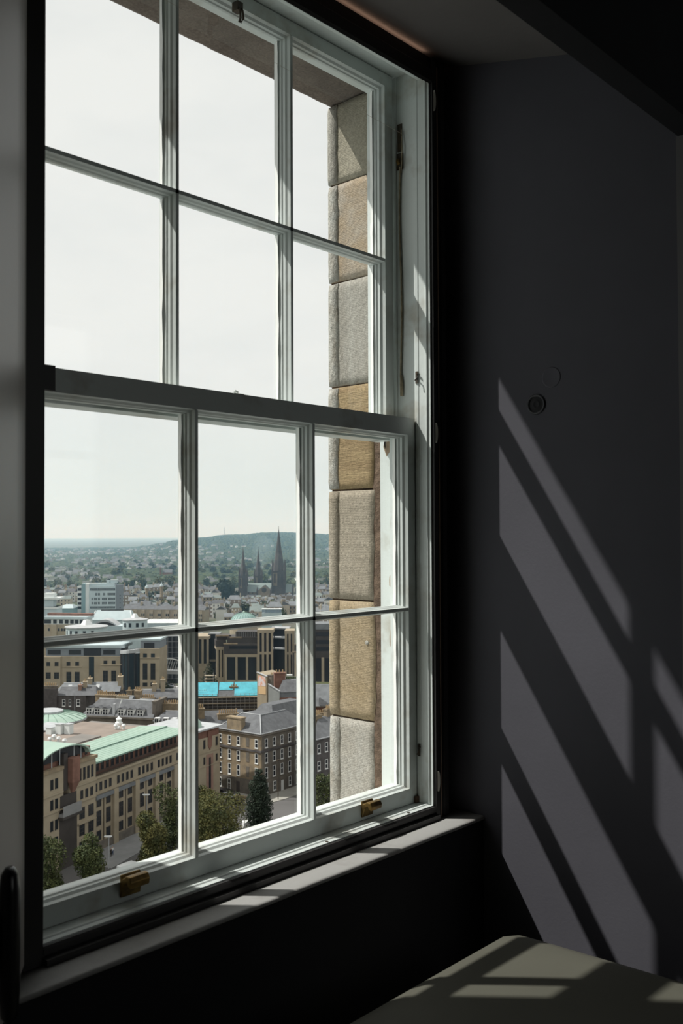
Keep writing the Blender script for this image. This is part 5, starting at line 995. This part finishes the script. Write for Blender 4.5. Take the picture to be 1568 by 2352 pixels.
# special houses one can point to
tag(house(su(592, 1400, 730), 730, .05, 'x', None, 1.15, 2), 'large buff brick gabled house in front of the cathedral transept', None)
r = bldg('glazed_arcade', 'long pale blue glazed roof range right of the ribbed dome', 'building', 601, 1420, 690); part(r, 'wall', clad, lambda b: b.box(0, 13.5, 0, 6, 0, hgt(1408, 620, 690))); part(r, 'glazing', c('blue_grey_glazing', (0.22, 0.29, 0.36), .3), lambda b: [b.box(.2 + k * 1.5, 1.5 + k * 1.5, -.1, .3, hgt(1407, 620, 690) - .0, hgt(1400, 620, 690)) for k in range(9)]); part(r, 'roof', cladW, lambda b: b.box(-.2, 13.8, -.3, 6, hgt(1400, 620, 690), hgt(1398.5, 620, 690)))
r = bldg('tower_block', 'distant pinkish white tower block below the wooded hill', 'tower block', 331, 1310, 2500); part(r, 'wall', c('pinkish_white', (0.72, 0.62, 0.60), .8), lambda b: b.box(-2.6, 2.6, 0, 5, 0, hgt(1293, 331, 2500))); part(r, 'roof', greyc, lambda b: b.box(-2, 2, .5, 4, hgt(1293, 331, 2500), hgt(1292, 331, 2500)))
r = bldg('red_school', 'distant dark red towered building among trees', 'building', 382, 1330, 1500); part(r, 'wall', brickR, lambda b: (b.box(-6, 8, 0, 9, 0, hgt(1315, 382, 1500)), b.box(-10, -8, 0, 3, 0, hgt(1303, 372, 1500)))); part(r, 'roof', slate, lambda b: gable(b, -6, 8, 0, 9, hgt(1315, 382, 1500), hgt(1308, 382, 1500)))
r = bldg('pale_warehouse', 'distant long white warehouse near the far plain', 'warehouse', 203, 1276, 4600); part(r, 'wall', whitep, lambda b: b.box(0, 44, 0, 20, 0, hgt(1272, 210, 4600))); part(r, 'roof', clad, lambda b: b.box(0, 44, 0, 20, hgt(1272, 210, 4600), hgt(1271.6, 210, 4600)))
r = bldg('flat_block', 'distant pale block of flats beside the white warehouse', 'building', 188, 1277, 4500); part(r, 'wall', clad, lambda b: (b.box(0, 8, 0, 9, 0, hgt(1271, 190, 4500)), b.box(10, 24, 0, 9, 0, hgt(1272, 190, 4500)))); part(r, 'roof', cladW, lambda b: b.box(0, 8, 0, 9, hgt(1271, 190, 4500), hgt(1270.6, 190, 4500)))
r = bldg('green_shed', 'distant pale green roofed shed on the far plain', 'building', 160, 1275, 5000); part(r, 'wall', clad, lambda b: b.box(0, 52, 0, 30, 0, hgt(1271.5, 170, 5000))); part(r, 'roof', cladW, lambda b: gable(b, 0, 52, 0, 30, hgt(1271.5, 170, 5000), hgt(1268.5, 170, 5000)))
# hill form used for placing trees and houses
CREST = [(-200, 1292), (40, 1290), (120, 1286), (190, 1279), (230, 1271), (266, 1264), (300, 1260), (330, 1254), (370, 1247), (400, 1240), (440, 1235), (470, 1233), (515, 1227), (560, 1226), (600, 1222), (640, 1221), (690, 1222), (757, 1226), (850, 1229), (1200, 1240)]
CRH = [(q, max(0.0, sw_(q, y, 4600) - GND - 8)) for q, y in CREST]
def hill(px, v):    # height of the wooded ridge above the plain
    px = max(-199.0, min(1199.0, px))
    for (a, ya), (b_, yb) in zip(CRH, CRH[1:]):
        if a <= px <= b_: t = (px - a) / (b_ - a); crest = ya + (yb - ya) * t * t * (3 - 2 * t); break
    t = max(0.0, min(1.0, (v - 2300) / 2300.0)); t = t * t * (3 - 2 * t)
    return crest * t * (1 - max(0.0, min(1.0, (v - 4600) / 1500.0)) ** 2)
def gz(u, v): return GND + hill(784 + u / v * F, v)
forest = mat('wooded_hill', (0.055, 0.078, 0.036), .95, c2=(0.022, 0.038, 0.021), scale=.02, lo=.35, hi=.65, detail=9)
mb = MB(); cols = 110; rows = 26; G = []
for i in range(rows):
    v = 1900 * (6200 / 1900) ** (i / (rows - 1)); row = []
    for j in range(cols):
        q = -150 + 1200 * j / (cols - 1); h = hill(q, v); row.append(cw((q - 784) / F * v, v, GND - 1.0 + h + (3.0 * noise.noise(Vector((q * .12, v * .004, 0))) + 3.5 * noise.noise(Vector((q * .35, v * .01, 5)))) * min(1, h / 12)))
    G.append(row)
for i in range(rows - 1):
    for j in range(cols - 1): mb.poly([G[i][j], G[i][j + 1], G[i + 1][j + 1], G[i + 1][j]])
tag(mb.build('hill_wooded', forest, None, True), None, None, None, 'structure')
for nm, v, base, amp, pts in (('hill_far', 15500, 0, 0, [(-50, 1252), (60, 1251), (110, 1252), (150, 1251), (200, 1253), (260, 1257), (330, 1262), (500, 1266), (900, 1270)]), ('hill_pale', 27000, 0, 0, [(-50, 1242), (107, 1241), (160, 1239.5), (205, 1237), (222, 1237), (235, 1239), (260, 1236.5), (300, 1237), (340, 1238), (400, 1236.5), (470, 1238), (700, 1240), (900, 1240)])):
    mb = MB(); top = []
    for q in range(-50, 901, 5):
        for (a, ya), (b_, yb) in zip(pts, pts[1:]):
            if a <= q <= b_: top.append((q, ya + (yb - ya) * (q - a) / (b_ - a) + .25 * noise.noise(Vector((q * .07, v, 0)))))
            if a <= q <= b_: break
    P = [(cw((q - 784) / F * v, v, sw_(q, y, v)), cw((q - 784) / F * v, v * .93, GND), cw((q - 784) / F * v, v * 1.08, GND)) for q, y in top]
    for A, B in zip(P, P[1:]): mb.poly([A[1], B[1], B[0], A[0]]); mb.poly([A[0], B[0], B[2], A[2]])
    tag(mb.build(nm, mat('far_farmland', (0.11, 0.13, 0.075), .95, var=.25, scale=.0008), None, True), None, None, None, 'structure')
# ------------------------------------------------------------------ trees
tr = random.Random(5)
leafA = mat('leaf_green', (0.070, 0.082, 0.024), .75, c2=(0.026, 0.040, 0.014), scale=.42, lo=.38, hi=.62, detail=4)
leafY = mat('leaf_yellow_green', (0.118, 0.108, 0.030), .75, c2=(0.036, 0.048, 0.016), scale=.42, lo=.38, hi=.62, detail=4)
leafD = mat('leaf_conifer', (0.032, 0.047, 0.028), .8, c2=(0.016, 0.026, 0.018), scale=.6, lo=.38, hi=.62)
def crown(b, blobs, n, size, rr):
    tot = sum(q[3] ** 2 for q in blobs)
    for (x, y, z, R_) in blobs:
        for k in range(int(n * R_ * R_ / tot)):
            d = Vector((rr.gauss(0, 1), rr.gauss(0, 1), rr.gauss(0, 1) + .15)).normalized(); p = Vector((x, y, z)) + d * R_ * (rr.uniform(.72, 1.06) + .12 * noise.noise(d * 2.3 + Vector((x, y, z))))
            a = (d * .8 + Vector((rr.gauss(0, 1), rr.gauss(0, 1), rr.gauss(0, 1))) * .6).normalized(); s, t = a.orthogonal().normalized(), None; t = a.cross(s); w = size * rr.uniform(.6, 1.25)
            ph = rr.uniform(0, 6.28); e1, e2 = s * math.cos(ph) + t * math.sin(ph), t * math.cos(ph) - s * math.sin(ph)
            b.poly([p - e1 * w, p - e2 * w * .55, p + e1 * w, p + e2 * w * .55])
def tree(px, pybase, v, w, h, label, m, n=3600, conifer=False, base=GND, trunk=.22):
    rr = random.Random(int(px * 7 + v)); r = empty('leafy_tree' if not conifer else 'conifer_tree', cw(su(px, pybase, v), v, base), rr.uniform(0, 6)); tag(r, label, 'tree')
    blobs = []
    if conifer:
        for k in range(9): z = h * (.12 + .82 * k / 8); R_ = w * .5 * (1 - (k / 8) ** 1.4 * .85); 
        for k in range(9):
            z = h * (.12 + .82 * k / 8); R_ = w * .40 * (1.0 - (k / 8) ** 2.6 * .72) * (1 if k else .8) * rr.uniform(.85, 1.12)
            for q in range(3): a = 2.1 * q + k; blobs.append((R_ * .5 * math.cos(a), R_ * .5 * math.sin(a), z, R_ * .72))
    else:
        blobs += [(0, 0, h * .62, w * .36), (0, 0, h * .32, w * .34), (w * .14, -w * .1, h * .16, w * .26), (-w * .14, w * .1, h * .14, w * .26)]
        for k in range(11):
            a = k * 2.4 + rr.uniform(-.3, .3); e = rr.uniform(.16, .88); ra = w * .30 * math.sin(PI * min(1, .25 + .75 * (1 - abs(e - .5) * 1.3)))
            blobs.append((ra * math.cos(a), ra * math.sin(a), h * e, w * rr.uniform(.17, .25)))
    mb = MB(); crown(mb, blobs, int(n * 1.9), .23, rr); mb.build('foliage', m, r, False, False)
    part(r, 'trunk', barkm, lambda b: (b.tube([(0, 0, -.1), (.1, 0, h * .3), (0, .1, h * .6)], [trunk * 1.3, trunk, trunk * .5], 7), *[b.tube([(0, 0, h * .3), (w * .25 * math.cos(q), w * .25 * math.sin(q), h * .62)], [trunk * .6, trunk * .2], 5) for q in (0, 2.1, 4.2)]))
    return r
tree(106, 2010, 168, 9.2, 18.2, 'broad dark leafy tree at the left edge in front of the entrance tower', leafA, 5200)
tree(207, 2000, 170, 6.9, 15.2, 'round leafy tree nearest the tan office facade at left', leafA, 5600)
tree(352, 1930, 195, 7.4, 11.2, 'large yellow green tree against the long facade', leafY, 6200)
tree(398, 1930, 203, 8.2, 15.2, 'tall leafy tree behind the glazing bar next to the long facade', leafA, 3600)
tree(503, 1930, 201, 15.0, 13.2, 'wide yellow green tree left of the conifer', leafY, 7600)
tree(462, 1930, 210, 8.0, 14.5, 'leafy tree touching the corner pavilion', leafY, 3600)
tree(595, 1890, 218, 6.6, 14.4, 'dark upright conifer by the street corner', leafD, 5600, True)
tree(752, 1880, 214, 9.5, 14.8, 'leafy green tree in front of the dark tenement', leafA, 5200)
tree(700, 1830, 250, 3.0, 8.0, 'slim young tree on the pavement behind the right glazing bar', leafA, 1200)
tree(480, 1580, 380, 9, 17, 'dark bushy tree between the office towers', leafD, 2600, True)
tree(385, 1565, 400, 10, 6, 'low tree row below the footbridge', leafD, 1500)
tree(305, 1430, 690, 11, 13, 'yellow green tree beside the slab tower', leafY, 1500)
tree(297, 1425, 700, 9, 12, 'dark green tree behind the slab tower podium', leafD, 1200)
# crowns of farther trees share a few meshes
TM = []
for k in range(6):
    mb = MB(); rr = random.Random(40 + k); bl = [(rr.uniform(-2, 2), rr.uniform(-2, 2), rr.uniform(3.5, 8.5), rr.uniform(2.0, 3.2)) for q in range(7)]; crown(mb, bl, 300, 1.0, rr)
    TM.append(mb.mesh('park_tree', (leafA, leafD, leafY, leafA, leafD, leafA)[k]))
nt_ = 0
def ptree(u, v, z, s, k, lab, grp):
    o = link('park_tree', TM[k]); o.location = cw(u, v, z); o.scale = (s, s, s * tr.uniform(.85, 1.2)); o.rotation_euler = (0, 0, tr.uniform(0, 6)); tag(o, ('mid green ', 'dark green ', 'yellow green ', 'mid green ', 'dark green ', 'mid green ')[k] + lab, 'tree', grp)
for i in range(60):
    v = tr.uniform(690, 1100); q = tr.uniform(455, 765) if i % 2 else tr.uniform(283, 420)
    if v < 800 and q < 430: v += 150
    if 415 < q < 455 or (500 < q < 700 and v > 880): continue
    ptree(su(q, 1400, v), v, GND, tr.uniform(.7, 1.25), tr.randrange(6), 'garden tree standing between the stone townhouses', 'trees among the townhouses')
for q, s in ((508, 2.0), (516, 2.3), (524, 1.8), (531, 1.3), (541, 1.1)): ptree(su(q, 1375, 1000), 1000, GND, s * .9, 1, 'large tree on the left in front of the cathedral spires', 'dark trees beside the cathedral')
cnt = 0
while cnt < 230:
    v = 1160 + 1150 * tr.random() ** 1.3; q = tr.uniform(88, 775)
    if 415 < q < 455 or 694 < q < 722: continue
    ptree((q - 784) / F * v, v, gz((q - 784) / F * v, v) - 1, tr.uniform(.9, 1.5), tr.randrange(6), 'tree in the green belt beyond the cathedral', 'trees of the green belt'); cnt += 1
# beyond these, nobody can count: one mass of crowns and one of houses
mb = MB(); rr = random.Random(9)
def lump(b, P, R_, rr):
    n = 6; rings = []
    for k, (e, s) in enumerate(((0, 1.0), (.55, .95), (.9, .55))): rings.append([P + Vector((R_ * s * rr.uniform(.8, 1.15) * math.cos(2 * PI * q / n + k), R_ * s * rr.uniform(.8, 1.15) * math.sin(2 * PI * q / n + k), R_ * e * 1.15)) for q in range(n)])
    for A, B in zip(rings, rings[1:]):
        for q in range(n): b.poly([A[q], A[(q + 1) % n], B[(q + 1) % n], B[q]])
    b.poly(rings[-1])
for i in range(31000):
    v = 1250 * (5200 / 1250) ** (rr.random() ** .85); q = rr.uniform(80, 790) if rr.random() < .7 else rr.choice((rr.uniform(-420, 80), rr.uniform(790, 1050))); u = (q - 784) / F * v; z = gz(u, v)
    lump(mb, cw(u, v, z - 1), rr.uniform(4, 8) * (1 if v < 2400 else .95), rr)
tag(mb.build('distant_trees', mat('distant_foliage', (0.066, 0.083, 0.032), .9, c2=(0.024, 0.040, 0.020), scale=.035, lo=.36, hi=.62, detail=7), None, False, False), 'mass of distant tree crowns covering the suburbs and hillside', 'trees', None, 'stuff')
mb = MB(); rr = random.Random(21)
for i in range(1900):
    v = 1240 * (4300 / 1180) ** (rr.random() ** .8); q = rr.uniform(80, 790) if rr.random() < .6 else rr.choice((rr.uniform(-420, 80), rr.uniform(790, 1050))); u = (q - 784) / F * v; z = gz(u, v)
    if noise.noise(Vector((u * .0032, v * .0022, 3))) < -.04 or hill(q, v) > 26: continue
    P = cw(u, v, z); w, d, h = rr.uniform(3, 7.5), rr.uniform(3, 4.5), rr.uniform(5.5, 8.5); a = rot(rr.choice((0, PI / 2)) + rr.uniform(-.3, .3)); ax, ay = Vector((math.cos(a), math.sin(a), 0)), Vector((-math.sin(a), math.cos(a), 0))
    cn = [P - ax * w - ay * d, P + ax * w - ay * d, P + ax * w + ay * d, P - ax * w + ay * d]; H_ = Vector((0, 0, h)); rd = Vector((0, 0, h + 3)); wm_ = rr.choice((0, 0, 1, 1, 2))
    for k in range(4): mb.poly([cn[k], cn[(k + 1) % 4], cn[(k + 1) % 4] + H_, cn[k] + H_], wm_)
    m0, m1 = (cn[0] + cn[3]) / 2 + rd, (cn[1] + cn[2]) / 2 + rd; rm_ = rr.choice((3, 3, 4))
    mb.poly([cn[0] + H_, cn[1] + H_, m1, m0], rm_); mb.poly([cn[2] + H_, cn[3] + H_, m0, m1], rm_); mb.poly([cn[1] + H_, cn[2] + H_, m1], wm_); mb.poly([cn[3] + H_, cn[0] + H_, m0], wm_)
tag(mb.build('distant_houses', [wallm[4], c('grey_harling', (0.36, 0.35, 0.33), .9), wallm[3], slate, c('mossy_slate', (0.10, 0.105, 0.09), .9)], None, False, False), 'mass of small distant suburban houses among the trees', 'houses', None, 'stuff')
# mast on the hill
r = bldg('radio_mast', 'thin radio mast on the crest of the wooded hill', 'mast', 515, 1228, 4500, base=GND + hill(515, 4500)); zt = sw_(515, 1211, 4500) - GND - hill(515, 4500)
part(r, 'mast', iron, lambda b: b.tube([(0, 0, -4), (0, 0, zt)], [1.0, .6], 5)); part(r, 'crossarm', iron, lambda b: b.box(-2.2, 2.2, -.4, .4, zt * .6, zt * .6 + .8))

# ------------------------------------------------------------------ street furniture, vehicles, people
def lamp(px, pybase, v, h, label):
    r = empty('street_lamp', cw(su(px, pybase, v), v, GND + .1), rot(0)); tag(r, label, 'street lamp')
    part(r, 'post', lead, lambda b: b.tube([(0, 0, 0), (0, 0, h)], [.11, .06], 6)); part(r, 'lantern', whitep, lambda b: (b.box(-.9, .6, -.22, .22, h, h + .16), b.box(-.7, .4, -.16, .16, h - .1, h)))
lamp(250, 1950, 196, 6.2, 'street lamp in the gap between the two left trees'); lamp(337, 1920, 214, 9.6, 'street lamp against the long facade near its middle')
r = empty('street_lamp', cw(su(638.5, 1837, 246), 246, GND + .1), 0); tag(r, 'thin dark lamp post at the corner of the tenement', 'street lamp')
part(r, 'post', iron, lambda b: b.tube([(0, 0, 0), (0, 0, 9.6)], [.12, .07], 6)); part(r, 'lantern', iron, lambda b: b.box(-.5, .5, -.2, .2, 9.6, 9.8))
slabuv('pavement_office', [(P0[0] + 2.5, P0[1] - 8), (P0[0] + 6.0, P0[1] - 9.5), (P0[0] + 6.0 + LA * math.cos(ang), P0[1] - 2 + LA * math.sin(ang)), (P0[0] + LA * math.cos(ang), P0[1] + LA * math.sin(ang)), (P0[0], P0[1])], GND, GND + .2, greyc)
cI0 = (su(500, 1750, tv), tv); uI = (cI0[0] + WI * math.cos(ta), cI0[1] + WI * math.sin(ta)); dI = (-math.sin(ta), math.cos(ta))
slabuv('pavement_corner', [(uI[0] - 9, uI[1] - 2.0), (uI[0] - 4, uI[1] - 6), (uI[0] + 2.2, uI[1] - 6.2), (uI[0] + 6.2, uI[1] - 1.8), (uI[0] + 6 + 18 * dI[0], uI[1] - 1 + 18 * dI[1]), (uI[0] + 18 * dI[0], uI[1] + 18 * dI[1]), (uI[0], uI[1]), (uI[0] - 8 * math.cos(ta), uI[1] - 8 * math.sin(ta))], GND, GND + .2, pave)
slabuv('pavement_forecourt', [(cI0[0] - 3, cI0[1] - 6), (uI[0] - 9, uI[1] - 5), (uI[0] - 6, uI[1] - 1), (cI0[0], cI0[1])], GND, GND + .19, pave)
def car(px, py, v, ang_, label, mcol, L=4.4, Hc=1.5, name='car', base=None):
    r = empty(name, cw(su(px, py, v), v, GND + .1 if base is None else base), rot(ang_)); tag(r, label, 'car' if name == 'car' else 'van')
    k = L / 4.4; s = Hc / 1.5; W_ = .88
    side = [(-2.2, .35), (-2.2, .75), (-2.05, .88), (-1.5, .95), (-.9, 1.42), (.7, 1.46), (1.5, .98), (2.1, .82), (2.2, .6), (2.2, .35)] if name == 'car' else [(-2.2, .35), (-2.2, 1.4), (-2.1, 1.5), (1.0, 1.5), (1.6, 1.0), (2.15, .85), (2.2, .35)]
    o = part(r, 'body', mcol, lambda b: b.alongy([(x * k, z * s) for x, z in side], -W_, W_)); bevel(o, .06, 1)
    gl = [(-1.35, 1.0), (-.85, 1.36), (.65, 1.4), (1.3, 1.0)] if name == 'car' else [(.3, 1.0), (.3, 1.4), (1.0, 1.4), (1.45, 1.02)]
    part(r, 'side_glass', darkg, lambda b: b.alongy([(x * k, z * s) for x, z in gl], -W_ - .01, W_ + .01)); part(r, 'windscreen', darkg, lambda b: b.prism([(.78 * k, -.75, 1.43 * s), (.78 * k, .75, 1.43 * s), (1.45 * k, .8, 1.03 * s), (1.45 * k, -.8, 1.03 * s)], [(.80 * k, -.75, 1.46 * s), (.80 * k, .75, 1.46 * s), (1.47 * k, .8, 1.06 * s), (1.47 * k, -.8, 1.06 * s)]))
    for x in (-1.35, 1.35):
        for y in (-W_ + .08, W_ - .08): wv = part(r, 'wheel', blackp, lambda b: b.cyl((0, 0), .33, .33, -.11, .11, 14)); wv.location = (x * k, y, .33); wv.rotation_euler = (PI / 2, 0, 0)
    return r
dk = mat('dark_car_paint', (0.025, 0.022, 0.032), .25, spec=.6); sv_ = mat('silver_car_paint', (0.35, 0.37, 0.4), .3, spec=.6)
car(540, 1841, 243, math.radians(-22), 'dark car parked nearest in front of the corner tenement', dk)
car(522, 1832, 248, math.radians(-30), 'silver blue car parked behind the dark car', sv_, 4.1); car(511, 1827, 251.5, math.radians(-32), 'black car furthest left in front of the corner tenement', dk, 4.1)
car(298, 1997, 193, math.radians(55), 'white van on the street at the bottom of the view', whitep, 5.2, 2.1, 'van')
car(583, 1905, 221, math.radians(20), 'white van behind the wide tree and the conifer', whitep, 5.0, 2.1, 'van')
car(389, 1571, 428, math.radians(-35), 'silver car on the road below the footbridge', sv_); car(383, 1565, 436, math.radians(-35), 'dark car behind the silver car below the footbridge', dk); car(405, 1579, 420, math.radians(-20), 'white car partly hidden by slate roofs below the footbridge', whitep)
slabuv('street_office', [(su(368, 1570, 460), 460), (su(380, 1570, 460), 460), (su(440, 1590, 405), 405), (su(370, 1590, 398), 398)], GND - .3, GND + .08, asph)
skin = mat('skin', (0.45, 0.29, 0.21), .6)
def person(px, py, v, label, top, leg, yaw_=0.0):
    bm = bmesh.new(); me = bpy.data.meshes.new('person')
    J = {'pel': (0, 0, .92, .15), 'chest': (0, 0, 1.32, .17), 'neck': (0, 0, 1.50, .07), 'head': (0, -.01, 1.64, .105), 'crown': (0, 0, 1.74, .07), 'lk': (.10, -.06, .50, .085), 'lf': (.10, .04, .05, .055), 'rk': (-.10, .02, .50, .085), 'rf': (-.10, .12, .06, .055), 'lt': (.10, -.10, .03, .045), 'rt': (-.10, -.02, .03, .045), 'ls': (.20, 0, 1.40, .075), 'le': (.25, .03, 1.12, .055), 'lh': (.24, -.06, .86, .04), 'rs': (-.20, 0, 1.40, .075), 're': (-.25, .02, 1.12, .055), 'rh': (-.24, -.05, .86, .04)}
    vs = {k: bm.verts.new(p[:3]) for k, p in J.items()}
    for a, b in (('pel', 'chest'), ('chest', 'neck'), ('neck', 'head'), ('head', 'crown'), ('pel', 'lk'), ('lk', 'lf'), ('lf', 'lt'), ('pel', 'rk'), ('rk', 'rf'), ('rf', 'rt'), ('chest', 'ls'), ('ls', 'le'), ('le', 'lh'), ('chest', 'rs'), ('rs', 're'), ('re', 'rh')): bm.edges.new((vs[a], vs[b]))
    bm.to_mesh(me); order = list(J); bm.free()
    for m in (skin, top, leg): me.materials.append(m)
    o = link('person', me); sk = o.modifiers.new('skin', 'SKIN'); 
    for i, k in enumerate(order): me.skin_vertices[0].data[i].radius = (J[k][3], J[k][3])
    me.skin_vertices[0].data[0].use_root = True
    dg = bpy.context.evaluated_depsgraph_get(); sub = o.modifiers.new('sub', 'SUBSURF'); sub.levels = 1
    dg.update(); m2 = bpy.data.meshes.new_from_object(o.evaluated_get(dg)); o.modifiers.clear(); o.data = m2
    m2.materials.clear()
    for m in (skin, top, leg): m2.materials.append(m)
    for p in m2.polygons: p.material_index = 2 if p.center.z < .95 else (0 if p.center.z > 1.47 or (abs(p.center.x) > .17 and p.center.z < 1.0) else 1)
    o.location = cw(su(px, py, v), v, GND + .2); o.rotation_euler = (0, 0, rot(yaw_)); tag(o, label, 'person'); return o
person(258.5, 1948, 204, 'person in a pale top and blue trousers walking on the office pavement', whitep, mat('blue_denim', (0.05, 0.08, 0.16), .9)); person(255, 1949, 203, 'person in dark clothes beside the one in a pale top', mansd, mansd, 1.0)
person(526, 1821, 254, 'person in dark clothes standing by the parked cars', mansd, mansd, .6)
r = empty('motorbike', cw(su(281, 1965, 196), 196, GND + .06), rot(.5)); tag(r, 'dark motorbike on the street near the two walkers', 'motorbike')
for x in (-.7, .7): w_ = part(r, 'wheel', blackp, lambda b: b.cyl((0, 0), .31, .31, -.06, .06, 14)); w_.location = (x, 0, .31); w_.rotation_euler = (PI / 2, 0, 0)
part(r, 'body', dk, lambda b: (b.alongy([(-.75, .62), (-.8, .8), (-.2, .78), (.15, .95), (.5, .85), (.45, .5), (0, .35), (-.4, .4)], -.14, .14), b.tube([(.7, 0, .31), (.5, 0, .95)], .04, 5))); part(r, 'handlebar', iron, lambda b: b.tube([(.42, -.35, 1.05), (.5, 0, 1.0), (.42, .35, 1.05)], .025, 5))

# ------------------------------------------------------------------ air: thin haze over the town, one drift of chimney smoke
def vol(name, mk, dens, colr, label=None, cat=None):
    m = bpy.data.materials.new(name); m.use_nodes = True; t = m.node_tree; t.nodes.clear(); o = N(t, 'ShaderNodeOutputMaterial'); s = N(t, 'ShaderNodeVolumeScatter', i={'Density': dens, 'Anisotropy': 0.0}); s.inputs['Color'].default_value = (*colr, 1); t.links.new(s.outputs[0], o.inputs['Volume'])
    mb = MB(); mk(mb); ob = mb.build(name, m, None, True); tag(ob, label, cat, None, 'stuff'); return ob
vol('haze', lambda b: b.prism([cw(-.78 * 300, 300, GND - 8), cw(.9 * 300, 300, GND - 8), cw(.9 * 32000, 32000, GND - 8), cw(-.78 * 32000, 32000, GND - 8)], [cw(-.78 * 300, 300, 330), cw(.9 * 300, 300, 330), cw(.9 * 32000, 32000, 330), cw(-.78 * 32000, 32000, 330)]), 0.000128, (0.44, 0.74, 1.0), 'thin bluish haze hanging over the distant town and hills', 'haze')

sm = vol('smoke_drift', lambda b: b.lathe((0, 0), [(0, -34), (5, -30), (9, -18), (14, -2), (15, 10), (10, 19), (0, 23)], 18), 0.0045, (0.70, 0.86, 1.0), 'faint blue drift of chimney smoke between the cathedral spires', 'smoke'); sm.location = cw(-106, 1330, -22); sm.rotation_euler = (.12, .22, 0)

# raise the whole scene so that the room floor lies at z = 0
for o in S.objects:
    if o.parent is None:
        if o is cam: o.matrix_world = Matrix.Translation((0, 0, LIFT)) @ o.matrix_world
        else: o.location.z += LIFT
